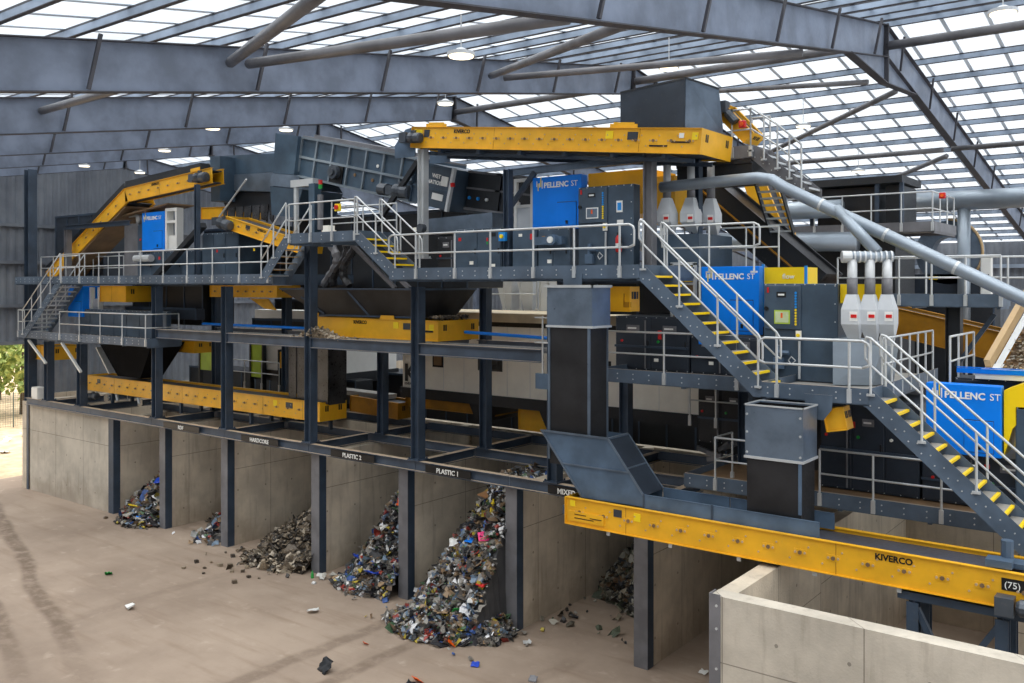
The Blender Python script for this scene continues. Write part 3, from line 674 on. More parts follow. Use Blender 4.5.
for a, b, lab in ((-32.1, -27.63, 'far span'), (-27.63, -23.11, 'span over the yellow conveyor'), (-23.11, -18.35, 'span under the hopper conveyor'), (-18.35, -13.85, 'span ending at the tall duct')):
    beam('dusty mid level beam joining front columns, ' + lab, (a+.16, 19.3, 7.44), (b-.16 if b < -14 else b, 19.3, 7.44), .22, .34)
    tag(MB().box(a+.2, b-.2, 19.45, 20.2, 7.5, 7.6).build('floor_plate', 'grating'), 'dusty grating floor plate behind the mid level beam, ' + lab, 'floor plate', 'mid level floor plates')
    beam('rear mid level beam behind the front one, ' + lab, (a+.2, 21.9, 7.44), (b-.2, 21.9, 7.44), .2, .3, 'beam', 'rear mid level beams')
rnd = random.Random(5)
m = MB(); 
for i in range(330):
    x = rnd.gauss(-22.5, .5); m.cur = rnd.choice((0, 1, 1, 4, 4)); blob(m, V((x, rnd.uniform(19.2, 19.6), 7.62+max(0, .34-.35*abs(x+22.8))*rnd.random())), .15, rnd)
tag(m.build('spilled_fines', RUBBLE), 'small heap of pale fines spilled on the mid level beam', 'spilled material', kind='stuff')

for x, y, lab in ((1.4, 18.3, 'front column under the foot of the lowest stairs'), (1.4, 22.0, 'rear column under the foot of the lowest stairs'), (-2.0, 21.8, 'inner column under the foot of the lowest stairs')): column(lab, x, y, 0, 4.5, .24)
# ------------------------------------------------------------------ walkways
deck('long upper left walkway at the blue sorter, dark blue grey edge', -42.7, -24.3, 18.8, 22.3, 9.5, mat='grating')
deck('lower left walkway below the long one, level with the stair foot', -42.6, -31.9, 18.85, 20.3, 7.1, mat='grating')
deck('short high landing between the two small stair flights', -23.05, -19.85, 18.4, 20.2, 10.75, mat='grating')
deck('main middle walkway in front of the control cabinets', -18.15, -10.2, 18.0, 22.2, 9.6, mat='grating')
deck('pale right walkway beside the three white hoppers', -7.35, -5.2, 18.0, 23.6, 7.14)
deck('middle low walkway under the long yellow edged stairs', -11.95, -7.36, 19.0, 22.4, 7.1, mat='grating')
deck('lowest right walkway behind the big yellow conveyor', -9.8, -2.6, 19.4, 22.4, 4.72, mat='brown')
deck('far right walkway by the diagonal pipe, on a dark post', -7.8, -3.9, 24.0, 25.2, 8.92, bolts=False)
deck('upper platform walkway around the dark cabin', -11.4, -6.7, 30.0, 33.0, 11.1, bolts=False, fmat='tubesteel')
deck('highest platform at the end of the top conveyor', -9.75, -9.15, 21.9, 23.2, 12.68, bolts=False, fmat='tubesteel')
for x, z, w, lab in ((-12.0, 9.29, .5, 'pointed gusset plate hanging below the middle walkway'), (-6.15, 6.85, .5, 'pointed gusset plate hanging below the right walkway')):
    tag(MB().prism([(x-.28, z+.28), (x+.28, z+.28), (x+.26, z), (x+.1, z-.22), (x-.1, z-.22), (x-.26, z)][::-1], 17.965, 17.985).build('gusset_plate', 'fascia'), lab, 'gusset plate')
deck('landing at the foot of the lowest yellow edged stairs', -2.35, 1.6, 17.98, 22.4, 4.72, bolts=False)
# ------------------------------------------------------------------ stairs
stair('far left stairs between lower and long walkway', -38.55, 9.5, -41.9, 7.1, 18.8, 19.8, 12, 'galvlight', 'galvlight', th=.055)
stair('small stairs from the long walkway up to the high landing', -23.05, 10.75, -24.35, 9.5, 18.35, 19.3, 6, 'yellow', 'galv')
stair('small yellow edged stairs from the high landing to the middle walkway', -19.85, 10.75, -18.2, 9.6, 18.35, 19.3, 6, 'yellowbr', 'deckdark')
stair('long yellow edged stairs from middle to right walkway', -10.15, 9.6, -7.35, 7.14, 18.0, 18.95, 12, 'yellowbr', 'deckplate')
stair('lowest yellow edged stairs running out of view past the blue cover', -5.2, 7.14, -2.45, 4.72, 18.0, 18.95, 12, 'yellowbr', 'deckplate')
# ------------------------------------------------------------------ rails
rail('front rail of the long upper left walkway', [(-38.4, 18.77, 9.5), (-24.55, 18.77, 9.5)], spacing=1.55)
rail('rail at the far end of the long walkway behind the stair head', [(-42.6, 19.9, 9.5), (-39.1, 19.9, 9.5)])
rail('back rail of the long walkway behind the stair head', [(-41.5, 21.1, 9.5), (-37.6, 21.1, 9.5)])
rail('front rail of the lower left walkway', [(-38.6, 18.8, 7.1), (-31.95, 18.8, 7.1), (-31.95, 20.2, 7.1)], spacing=1.7)
rail('short rail at the foot of the far left stairs', [(-42.5, 19.9, 7.1), (-42.5, 18.85, 7.1), (-41.9, 18.85, 7.1)])
for y, w in ((18.77, 'near'), (19.83, 'far')):
    rail('%s handrail of the far left stairs' % w, [(-38.5, y, 9.55), (-41.9, y, 7.12)], spacing=1.1, foot=False)
for y, w in ((18.32, 'near'), (19.33, 'far')):
    rail('%s handrail of the small stairs up to the landing' % w, [(-24.3, y, 9.55), (-23.05, y, 10.8)], spacing=.9, foot=False)
    rail('%s handrail of the small yellow edged stairs' % w, [(-19.8, y, 10.8), (-18.25, y, 9.65)], spacing=.8, foot=False, hoop=True)
    rail('%s handrail of the long yellow edged stairs' % w, [(-10.1, y-.35, 9.66), (-7.4, y-.35, 7.2)], spacing=1.25, foot=False, hoop=True)
    rail('%s handrail of the lowest yellow edged stairs' % w, [(-5.15, y-.35, 7.2), (-2.4, y-.35, 4.78)], spacing=1.25, foot=False, hoop=True)
rail('front rail of the high landing', [(-22.95, 18.36, 10.75), (-19.95, 18.36, 10.75)], spacing=1.0, hoop=True)
rail('back rail of the high landing', [(-22.95, 20.1, 10.75), (-19.95, 20.1, 10.75)], spacing=1.2)
rail('front rail of the middle walkway', [(-18.0, 17.96, 9.6), (-10.45, 17.96, 9.6)], posts=[(-17.1, 17.96, 9.6), (-15.7, 17.96, 9.6), (-14.5, 17.96, 9.6), (-13.15, 17.96, 9.6), (-11.95, 17.96, 9.6), (-10.7, 17.96, 9.6)], hoop=True, r=.027)
rail('far side rail at the head of the long stairs', [(-10.15, 19.2, 9.6), (-8.0, 19.2, 9.6)], spacing=1.0, foot=False, hoop=True)
rail('front rail of the right walkway before the three hoppers', [(-7.25, 17.96, 7.14), (-5.3, 17.96, 7.14)], posts=[(-7.0, 17.96, 7.14), (-5.55, 17.96, 7.14)], hoop=True, r=.027)
rail('side rail of the right walkway running back', [(-5.22, 19.0, 7.14), (-5.22, 21.1, 7.14), (-5.22, 23.2, 7.14)], spacing=.8)
rail('second side rail behind the lowest stair head', [(-4.3, 20.6, 7.14), (-4.3, 23.0, 7.14)], spacing=.8, foot=False)
rail('front rail of the middle low walkway by the tall duct', [(-11.9, 18.96, 7.1), (-8.3, 18.96, 7.1)], spacing=1.9)
rail('rail of the lowest right walkway behind the grey vessel', [(-6.6, 19.36, 4.72), (-3.6, 19.36, 4.72)], posts=[(-6.6, 19.36, 4.72), (-5.5, 19.36, 4.72), (-4.2, 19.36, 4.72)])
rail('short rail left of the grey vessel', [(-9.0, 20.3, 4.72), (-9.0, 19.36, 4.72), (-7.6, 19.36, 4.72)], spacing=1.2)
rail('small rail in the dark gap under the middle low walkway', [(-11.1, 22.3, 5.65), (-9.6, 22.3, 5.65)], spacing=.9)
rail('front rail of the far right walkway', [(-7.7, 23.96, 8.92), (-3.9, 23.96, 8.92)], spacing=.8)
rail('back rail of the far right walkway', [(-7.7, 25.15, 8.92), (-3.0, 25.15, 8.92)], spacing=.9)
rail('front rail of the upper platform by the dark cabin', [(-11.3, 29.96, 11.1), (-6.75, 29.96, 11.1), (-6.75, 32.9, 11.1)], spacing=.95)
rail('rail with red beacon on the highest platform', [(-9.7, 21.86, 12.68), (-9.2, 21.86, 12.68)], spacing=.5)
rail('back rail of the highest platform', [(-9.7, 23.15, 12.68), (-9.2, 23.15, 12.68)], spacing=.5)
rail('curved handrail dropping from the highest platform', [(-9.2, 21.86, 12.7), (-8.5, 21.86, 12.2), (-7.9, 21.86, 11.65)], spacing=.5, foot=False)
rail('rail seen low through the frame beside lime panels', [(-36.2, 24.6, 4.9), (-31.4, 24.6, 4.9)], spacing=1.1)
rail('rail seen under the middle walkway beside pale hoppers', [(-21.9, 27.0, 8.4), (-19.6, 27.0, 8.4)], spacing=.9, foot=False)
rail('rail behind the pale nozzles near the silver ducts', [(-11.2, 22.2, 9.7), (-8.6, 22.2, 9.7)], spacing=1.0, foot=False)
rail('front rail over the waste belt at the picture edge', [(-4.3, 21.8, 6.75), (-2.2, 21.8, 6.75)], spacing=1.2, h=.5, foot=False)
# beacon lamps
for p, lab in (((-9.38, 21.8, 13.3), 'red beacon box on the highest platform rail'), ((-6.45, 29.9, 11.95), 'red beacon on the upper platform rail')):
    t = thing('warning_beacon', lab, 'beacon', p); x, y, z = p
    MB().box(x-.09, x+.09, y-.08, y+.04, z-.02, z+.16).build('housing', 'red', t, bev=.02); MB().cyl((x, y-.08, z+.07), (x, y-.11, z+.07), .05).build('lens', 'orange', t)

# ================================================================== CONVEYORS
# big front conveyor
t, B, L = conveyor('big yellow front conveyor below the slanted chute and grey vessel', (-11.46, 16.9, 4.56), (-2.1, 16.9, 4.56), 1.05, .6, brand='KIVERCO', brand_at=.715, brand_size=.155, seams=(1.55, 6.0), endR=False, plate=((1.25, -.1, .2, .16, 'plate'), (1.75, -.11, .16, .17, 'lblyellow'), (.12, -.06, .13, .13, 'lblyellow'), (8.72, -.11, .36, .2, 'black')))
text('(75)', .15, (-2.7, 16.875, 4.3), 'label', t)
MB().box(-11.36, -10.45, 16.86, 16.9, 4.05, 4.27).build('guard_box', 'yellow', t); MB().box(-11.2, -10.9, 16.85, 16.861, 4.2, 4.215).box(-10.8, -10.5, 16.85, 16.861, 4.16, 4.175).box(-11.2, -10.7, 16.85, 16.861, 4.12, 4.135).build('guard_slots', 'black', t)
MB().box(-11.62, -11.46, 17.0, 17.5, 4.12, 4.32).build('tail_bracket', 'chute', t)
motor_parts(t, (-2.5, 16.72, 4.05), (1, 0, 0), .55, .13)
MB().box(-3.0, -2.6, 16.95, 17.25, 4.58, 4.7).tube([(-2.72, 17.3, 4.55), (-2.72, 17.3, 4.98)], .1).box(-2.95, -2.45, 17.15, 17.5, 4.56, 4.64).build('belt_scraper', 'chute', t)
for i in range(5): MB().box(-10.4+i*1.5, -10.32+i*1.5, 16.9, 16.94, 3.86, 3.96).build('hanger_bracket', 'galv', t)
tf = thing('conveyor_trestle', 'dark braced trestle carrying the big yellow conveyor in the bunker', 'trestle', (-3.3, 17.4, 0))
for x in (-4.15, -2.75):
    for y in (17.05, 17.85): MB().ibeam((x, y, 0), (x, y, 3.72), .2, .2, .02, (0, 1, 0)).build('leg', 'column', tf)
MB().bar((-4.4, 17.05, 3.82), (-2.3, 17.05, 3.82), .18, .14).bar((-4.4, 17.85, 3.82), (-2.3, 17.85, 3.82), .18, .14).build('head_beam', 'column', tf)
MB().bar((-4.1, 17.05, 3.6), (-2.9, 17.05, 1.2), .1, .1).bar((-2.8, 17.05, 3.6), (-3.9, 17.05, 1.8), .1, .1).build('brace', 'column', tf)
# tall duct + slanted chute
t = thing('tall_duct', 'tall dark rubber lined duct above the slanted chute', 'duct', (-11.5, 17.5, 5.3))
MB().box(-12.12, -10.9, 17.1, 17.88, 8.36, 9.28).build('steel_top', 'sheetsteel', t); MB().box(-12.07, -10.98, 17.13, 17.86, 5.2, 8.36).build('rubber_skirt', 'rubber', t)
m = MB().box(-12.16, -10.86, 17.07, 17.1, 9.24, 9.3).box(-12.16, -10.86, 17.88, 17.91, 9.24, 9.3).box(-10.9, -10.86, 17.07, 17.9, 9.24, 9.3); m.build('top_rim', 'galv', t); MB().box(-12.15, -10.9, 17.085, 17.1, 8.33, 8.38).box(-10.9, -10.87, 17.085, 17.9, 8.33, 8.38).build('middle_rim', 'galv', t)
MB().box(-11.02, -10.96, 17.1, 17.14, 5.3, 8.36).box(-12.1, -12.05, 17.1, 17.14, 5.3, 8.36).box(-10.98, -10.95, 17.84, 17.88, 5.3, 8.36).build('corner_strip', 'sheetsteel', t)
t = thing('slanted_chute', 'slanted blue grey steel chute feeding the big yellow conveyor', 'chute', (-10.9, 17.5, 4.5))
yf, yb = 17.03, 17.88
for y0 in (yf, yb-.015): MB().prism([(-12.22, 5.95), (-11.1, 4.56), (-9.58, 4.57), (-9.58, 4.83), (-10.43, 5.93)][::-1] if False else [(-12.22, 5.95), (-11.1, 4.56), (-9.56, 4.57), (-9.56, 4.83), (-10.43, 5.93)], y0, y0+.015).build('side_wall', 'chute', t)
MB().sheet((-12.22, yf, 5.95), (-12.22, yb, 5.95), (-11.1, yb, 4.56), (-11.1, yf, 4.56)).build('low_wall', 'chute', t)
MB().sheet((-10.43, yf+.02, 5.9), (-9.56, yf+.02, 4.8), (-9.56, yb-.02, 4.8), (-10.43, yb-.02, 5.9)).build('upper_cover', 'darkmach', t)
m = MB().bar((-11.66, yf-.012, 5.26), (-9.93, yf-.012, 5.26), .03, .03).bar((-12.24, yf-.012, 5.95), (-10.41, yf-.012, 5.94), .04, .04).bar((-10.43, yf-.01, 5.93), (-9.56, yf-.01, 4.83), .03, .04).bar((-12.22, yf-.01, 5.95), (-11.1, yf-.01, 4.56), .03, .04).bar((-9.98, yf, 5.33), (-9.98, yb, 5.33), .04, .04).bar((-10.43, yf, 5.94), (-10.43, yb, 5.94), .04, .04).bar((-10.43, yb, 5.93), (-9.56, yb, 4.83), .03, .04)
m.build('stiffener', 'sheetsteel', t)
t = thing('skirt_board', 'long blue grey skirt boards on top of the big yellow conveyor', 'skirt', (-7.7, 17.5, 4.5))
for a, b in ((-9.53, -7.98), (-7.96, -5.8)):
    for y0 in (17.0, 17.86): MB().box(a, b, y0, y0+.015, 4.53, 4.84).box(a, b, y0-.01, y0+.03, 4.835, 4.85).build('board', 'chute', t)
MB().box(-7.99, -7.95, 16.98, 17.03, 4.55, 4.86).build('joint_strip', 'column', t); MB().box(-9.55, -9.51, 16.98, 17.03, 4.55, 4.86).build('joint_strip', 'column', t)
# grey vessel duct
t = thing('square_duct', 'square open duct, bright steel above black rubber, over the yellow conveyor', 'duct', (-6.75, 17.5, 4.6))
for a in ((-7.31, -6.15, 17.1, 17.112), (-7.31, -6.15, 17.87, 17.882), (-7.31, -7.298, 17.112, 17.87), (-6.162, -6.15, 17.112, 17.87)): MB().box(*a, 5.9, 6.93).build('steel_wall', 'sheetsteel', t)
MB().box(-7.28, -6.19, 17.12, 17.86, 4.6, 5.9).build('rubber_skirt', 'rubber', t); MB().box(-7.29, -6.17, 17.115, 17.12, 5.9, 6.9).box(-7.29, -6.17, 17.86, 17.865, 5.9, 6.9).box(-7.295, -7.285, 17.12, 17.86, 5.9, 6.9).box(-6.175, -6.165, 17.12, 17.86, 5.9, 6.9).box(-7.28, -6.18, 17.12, 17.86, 5.9, 6.0).build('inner_shade', 'mattblack', t)  # black sheets inside the open top: the duct's inner shade put into colour
MB().box(-7.33, -6.13, 17.08, 17.1, 6.92, 6.95).box(-7.33, -6.13, 17.88, 17.9, 6.92, 6.95).box(-7.33, -7.31, 17.08, 17.9, 6.92, 6.95).box(-6.15, -6.13, 17.08, 17.9, 6.92, 6.95).build('top_rim', 'galv', t); MB().box(-7.33, -6.15, 17.08, 17.1, 5.88, 5.93).box(-6.15, -6.13, 17.08, 17.9, 5.88, 5.93).build('middle_rim', 'galv', t)
MB().box(-6.24, -6.18, 17.1, 17.13, 4.9, 5.9).build('corner_strip', 'chute', t)
MB().bolts([(x, 17.1, z) for x in (-7.27, -6.2) for z in (6.0, 6.4, 6.75)], .025).build('rivets', 'galv', t)
# low left yellow conveyor, mid hopper conveyor
t, B, L = conveyor('low long yellow conveyor behind the front columns over the bays', (-39.68, 20.5, 5.3), (-23.94, 20.5, 5.3), 1.1, .65, seams=(2.4, 7.5, 12.6, 14.8), plate=((1.0, -.12, .25, .18, 'plate'), (13.9, -.12, .36, .2, 'plate'), (13.2, -.1, .2, .2, 'lblyellow')))
m = MB()
for x in (-38.9, -37.2, -35.5): m.tube([(x, 20.55, 4.6), (x+.1, 20.55, 4.35)], .06, 6)
m.build('hanger_bracket', 'galv', t); motor_parts(t, (-39.0, 20.35, 4.4), (1, 0, .1), .6, .14)
for x in (-37.6, -32.4, -27.9, -24.6): MB().bar((x, 20.6, 4.64), (x, 20.6, 4.2), .12, .1, (1, 0, 0)).bar((x, 21.5, 4.64), (x, 21.5, 4.2), .12, .1, (1, 0, 0)).build('foot', 'column', t)
t, B, L = conveyor('short yellow conveyor under the black hopper, on the mid level beam', (-24.2, 20.3, 8.22), (-18.36, 20.3, 8.22), 1.8, .62, bosses=False, brand='KIVERCO', brand_at=.36, brand_size=.15, seams=(4.9,), plate=((3.92, -.08, .22, .2, 'lblyellow'), (4.35, -.1, .3, .2, 'plate'), (5.02, -.12, .14, .14, 'label'), (5.45, -.12, .18, .18, 'lblyellow'), (5.1, -.3, .5, .06, 'black')))
MB().prism([(-20.9, 8.22), (-20.25, 8.22), (-20.3, 8.34), (-20.85, 8.34)], 20.3, 20.33).prism([(-24.15, 8.22), (-23.85, 8.22), (-23.85, 8.36), (-24.15, 8.36)], 20.3, 20.33).build('lifting_lug', 'yellow', t)
for x in (-23.5, -21, -18.8):
    for y in (20.5, 21.9): MB().box(x-.08, x+.08, y-.08, y+.08, 7.601, 7.62).box(x-.04, x+.04, y-.04, y+.04, 7.6, 7.66).build('foot', 'column', t)
t = thing('black_hopper', 'long black tapering hopper over the short yellow conveyor', 'hopper', (-21, 21.2, 8.24))
MB().frustum([(-23.9, 20.42, 8.3), (-19.1, 20.42, 8.3), (-19.1, 21.9, 8.3), (-23.9, 21.9, 8.3)], [(-25.6, 20.1, 9.15), (-18.75, 20.1, 9.15), (-18.75, 22.5, 9.15), (-25.6, 22.5, 9.15)]).build('body', 'rubber', t)
MB().bar((-25.6, 20.08, 9.17), (-18.75, 20.08, 9.17), .05, .06).build('front_rim', 'column', t); MB().bar((-18.75, 20.08, 9.17), (-18.75, 22.5, 9.17), .05, .06).build('end_rim', 'column', t)
for p, q in (((-24.6, 20.2, 8.9), (-23.6, 20.37, 8.32)), ((-22.2, 20.13, 9.1), (-21.5, 20.4, 8.32)), ((-23.9, 20.4, 8.29), (-19.1, 20.4, 8.29))): MB().bar(p, q, .05, .06).build('rib', 'column', t)
m = MB()
rnd = random.Random(4)
for i in range(90): m.cur = rnd.randrange(4); blob(m, V((rnd.uniform(-18.9, -18.4), rnd.uniform(20.4, 21.9), 8.25+rnd.random()*.1)), .14, rnd)
tag(m.build('spilled_fines', RUBBLE), 'grit heaped at the hopper end of the short yellow conveyor', 'spilled material', kind='stuff')
t = thing('rubber_curtain', 'hanging folded rubber flaps behind the front column above the low yellow conveyor', 'curtain', (-24.8, 21.2, 5.3))
for i in range(5): MB().box(-25.9+i*.42, -25.5+i*.42, 20.7+.03*(i % 2), 20.73+.03*(i % 2), 5.24, 7.24).build('flap', 'curtain', t)
MB().box(-23.85, -23.82, 20.75, 21.5, 5.2, 7.24).box(-25.9, -23.8, 21.5, 21.53, 5.3, 7.24).build('side_flap', 'curtain', t)
# top conveyor with feed box
t, B, L = conveyor('long yellow conveyor at the very top under the roof', (-19.16, 20.0, 14.09), (-9.61, 20.0, 13.05), 1.65, .62, brand='KIVERCO', brand_at=.175, brand_size=.15, seams=(3.2, 7.9), boss_step=.5, plate=((.12, -.08, .3, .22, 'lblyellow'), (.5, -.08, .22, .22, 'plate'), (6.9, -.08, .22, .2, 'lblyellow'), (7.55, -.1, .3, .2, 'plate'), (9.0, -.12, .13, .12, 'label'), (9.35, -.1, .16, .18, 'lblyellow'), (8.2, -.42, .5, .04, 'black'), (8.8, -.32, .5, .04, 'black')))
for u in (.55, 7.0): MB().bb(B, u, u+.8, -.01, .02, 0, .1).bb(B, u+.1, u+.7, -.01, .02, .1, .14).build('lifting_lug', 'yellow', t)
motor_parts(t, (-19.2, 19.86, 13.75), (1, 0, -.1), .5, .15)
MB().prism([(-19.95, 13.2), (-19.1, 13.2), (-19.1, 14.1), (-19.5, 14.05), (-19.95, 13.6)], 20.02, 20.06).build('discharge_cheek', 'chute', t); MB().prism([(-19.95, 13.2), (-19.1, 13.2), (-19.1, 14.1), (-19.5, 14.05), (-19.95, 13.6)], 21.6, 21.64).build('discharge_cheek', 'chute', t)
m = MB()
for i in range(6): m.bb(B, 1.0+i*1.5, 1.12+i*1.5, .1, 1.5, -.74, -.63)
m.bb(B, .3, 9.3, .3, .36, -.8, -.7).bb(B, .3, 9.3, 1.3, 1.36, -.8, -.7); m.build('under_frame', 'column', t)
t = thing('feed_box', 'big black open topped feed box on the top conveyor', 'feed box', (-11, 21, 13.2))
ft = [(-11.95, 20.12, 14.22), (-10.13, 20.12, 14.34), (-9.93, 21.55, 14.3), (-11.75, 21.55, 14.2)]; fb = [(-11.95, 20.12, 13.34), (-10.15, 20.12, 13.15), (-9.8, 21.55, 13.12), (-11.7, 21.55, 13.3)]
for i in range(4):
    j = (i+1) % 4; MB().sheet(fb[i], fb[j], ft[j], ft[i], .015).build('wall', 'sheetsteel' if i == 1 else 'darkmach', t)
m = MB()
for i in range(4): m.bar(ft[i], ft[(i+1) % 4], .05, .05)
m.build('rim', 'blackmach', t)
# inclined conveyor left with bend
t, B, L = conveyor('steep lower run of the bent yellow conveyor by the gable', (-42.9, 20.3, 9.9), (-36.1, 20.3, 13.33), 1.2, .62, endR=False, endL=False, seams=(2.5, 5.0), boss_step=.7)
MB().bb(B, 0, L, .02, 1.18, 0.02, .28).build('belt_cover', 'blackmach', t); MB().bb(B, .3, L-.3, .0, 1.2, -.72, -.63).build('dirt_tray', 'brown', t)
t, B, L = conveyor('upper run of the bent yellow conveyor reaching to the grey hopper', (-36.08, 20.3, 13.34), (-29.9, 20.3, 13.74), .5, .58, endL=False, endR=False, seams=(2.6,), boss_step=.7, brand='KIVERCO', brand_at=.33, brand_size=.13)
MB().bb(B, 0, L-.8, .02, .48, 0.02, .3).build('belt_cover', 'blackmach', t); motor_parts(t, (-30.7, 20.12, 13.38), (1, 0, 0), .7, .18); MB().bb(B, L-1.4, L-.8, -.01, .02, 0, .14).build('lifting_lug', 'yellow', t)
tag(MB().bb(basis((-37.6, 20.5, 12.2), (-33.2, 20.5, 12.6)), 0, 4.4, 0, 1.2, -.06, 0).box(-34.9, -34.85, 20.5, 21.7, 12.3, 12.5).build('drip_tray', 'brown'), 'dusty drip tray hanging below the bend of the yellow conveyor', 'tray')
column('slim post under the head of the bent yellow conveyor', -29.95, 19.7, 9.5, 13.05, .16, True)
# short inclined yellow conveyor
t, B, L = conveyor('short yellow conveyor sloping down beside the small stairs', (-29.31, 20.5, 11.89), (-25.0, 20.5, 10.86), 1.0, .46, endL=True, boss_step=.55, plate=((1.3, -.08, .25, .17, 'plate'), (.3, -.08, .2, .15, 'lblyellow'), (3.6, -.08, .2, .16, 'plate')), brand='KIVERCO', brand_at=.45, brand_size=.12)
motor_parts(t, (-29.45, 20.3, 11.65), (1, 0, -.25), .7, .19)
t, B, L = conveyor('small yellow conveyor stub behind the blue sorter by the gable', (-34.6, 23, 12.65), (-31.6, 23, 12.55), .9, .5, bosses=False, brand='KIVERCO', brand_at=.5, brand_size=.13)
t, B, L = conveyor('yellow conveyor crossing under the long walkway', (-31.6, 21.4, 9.28), (-27.4, 21.4, 9.28), 1.0, .45, bosses=True, boss_step=.5)
tag(MB().prism([(-29.5, 8.78), (-28.4, 8.78), (-27.9, 8.35), (-28.6, 8.4)], 21.7, 21.75).build('discharge_plate', 'yellow'), 'pointed yellow plate below the conveyor crossing under the long walkway', 'discharge plate')
t, B, L = conveyor('yellow conveyor end box above the lower left walkway rail', (-38.2, 20.4, 9.26), (-36.1, 20.4, 9.26), 1.6, .68, bosses=False, seams=(.9,))
t, B, L = conveyor('yellow conveyor end low at the far column', (-43.2, 19.8, 6.52), (-41.4, 19.8, 6.52), 1.4, .62, bosses=False, seams=(.8,))
t, B, L = conveyor('yellow conveyor head poking out behind the tall duct', (-11.95, 18.5, 9.26), (-10.72, 18.5, 9.26), .35, .58, bosses=False)
MB().box(-10.9, -10.88, 18.47, 18.49, 8.8, 9.1).box(-10.9, -10.7, 18.47, 18.49, 8.78, 8.9).build('adjuster_slots', 'yellowdk', t)
t, B, L = conveyor('yellow conveyor head behind the open square duct', (-6.12, 18.15, 6.82), (-5.72, 18.15, 6.9), .3, .45, bosses=False)
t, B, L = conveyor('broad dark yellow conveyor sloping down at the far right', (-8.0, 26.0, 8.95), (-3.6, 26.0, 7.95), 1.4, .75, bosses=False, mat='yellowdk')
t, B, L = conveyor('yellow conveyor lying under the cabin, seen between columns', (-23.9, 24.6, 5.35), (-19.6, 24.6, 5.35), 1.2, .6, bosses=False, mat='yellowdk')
t, B, L = conveyor('yellow conveyor under the cabin right of the second row column', (-18.6, 24.6, 5.1), (-16.3, 24.6, 5.1), 1.2, .7, bosses=False, mat='yellow', plate=((1.0, -.2, .12, .12, 'label'), (1.4, -.2, .4, .08, 'black')))
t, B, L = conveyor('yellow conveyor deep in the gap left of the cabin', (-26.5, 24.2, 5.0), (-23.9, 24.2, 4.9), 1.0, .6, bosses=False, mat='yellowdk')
# big black inclined conveyor at the top right
t, B, L = conveyor('big black bellied inclined conveyor behind the nozzles', (-12.0, 24.0, 13.0), (-8.0, 24.0, 9.6), 1.3, .5, mat='blackmach', bosses=False, belt='rubber')
MB().bb(B, .2, L-.2, -.012, .0, -.52, -.44).build('yellow_edge', 'yellowdk', t); MB().bb(B, .1, L-.1, .02, 1.28, -.9, -.52).build('under_trough', 'blackmach', t)
t, B, L = conveyor('yellow conveyor rising to the back of the feed box', (-9.95, 21.95, 14.0), (-9.15, 21.95, 13.15), .7, .35, bosses=False, mat='yellow'); motor_parts(t, (-9.85, 21.85, 13.75), (.6, 0, -.7), .4, .11)
t, B, L = conveyor('yellow conveyor sloping down behind the steep ladder', (-10.35, 25.4, 12.6), (-9.5, 25.4, 10.4), .8, .62, bosses=False, mat='yellow')
stair('steel stairs from the highest platform down towards the dark cabin', -9.15, 12.68, -7.85, 11.6, 21.95, 22.9, 6, 'galv', 'galv', 'tubesteel')
t = thing('ship_ladder', 'steep black framed ladder in front of the yellow conveyor, under the diagonal pipe', 'ladder', (-9.13, 23.3, 10.6))
for x in (-9.45, -8.82): MB().bar((x, 22.75, 12.02), (x, 23.85, 10.68), .04, .16).build('stringer', 'blackmach', t)
for i in range(8): f = (i+.5)/8; MB().box(-9.43, -8.84, 22.68+1.1*f, 22.9+1.1*f, 11.98-1.34*f, 12.02-1.34*f).build('tread', 'galv', t)

# ================================================================== MACHINES
# ribbed screen
B0 = basis((-26.09, 21.5, 14.67), (-20.17, 21.5, 13.36)); LL = (V((-20.17, 0, 13.36))-V((-26.09, 0, 14.67))).length
t = thing('ribbed_screen', 'large tilted blue grey ribbed screen box over the high landing', 'screen', (-23.5, 22.5, 12.2))
MB().bb(B0, 0, LL, .03, 2.2, -1.42, 0).build('housing', 'screenpanel', t)
m = MB()
for i in range(8): m.bb(B0, i*LL/7-.035, i*LL/7+.035, -.05, .03, -1.42, 0)
for z in (-1.42, -.72, -.02): m.bb(B0, 0, LL, -.06, .03, z-.035, z+.045)
m.build('rib_frame', 'screenrib', t)
MB().bb(B0, -.0, LL, .0, 2.2, 0.0, .06).bb(B0, .5, LL*.8, .1, 1.6, .06, .16).build('top_cover', 'tubesteel', t)
MB().bb(B0, 1.72, 2.4, -.02, .03, -1.36, -.72).build('hatch', 'black', t)
MB().cyl(B0 @ V((2.05, -.02, -1.0)), B0 @ V((2.05, -.2, -1.0)), .24, 14).cyl(B0 @ V((2.05, -.2, -1.0)), B0 @ V((2.05, -.26, -1.0)), .12, 12).build('bearing', 'motor', t)
for u, w, c in ((4.05, -.5, 'label'), (3.9, -1.0, 'brown'), (3.0, -.95, 'brown')): MB().cyl(B0 @ V((u, .02, w)), B0 @ V((u, -.0, w)), .06, 10).build('notice_plate', c, t)
p = motor_parts(t, (-20.9, 20.95, 12.35), (1, 0, -.15), .7, .21); MB().cyl((-21.6, 21.0, 12.45), (-21.25, 21.0, 12.4), .2, 12).build('gearbox', 'motor', t)
t = thing('feed_hood', 'smooth blue grey folded feed hood at the end of the ribbed screen', 'feed hood', (-26.8, 22, 12.0))
MB().prism([(-27.4, 14.92), (-26.12, 14.68), (-26.35, 13.3), (-27.55, 13.45)], 21.3, 23.2).build('upper_shell', 'screenpanel', t)
MB().prism([(-27.55, 13.44), (-26.3, 13.28), (-25.85, 12.75), (-27.7, 13.0)], 21.25, 23.2).build('fold_shell', 'sheetsteel', t)
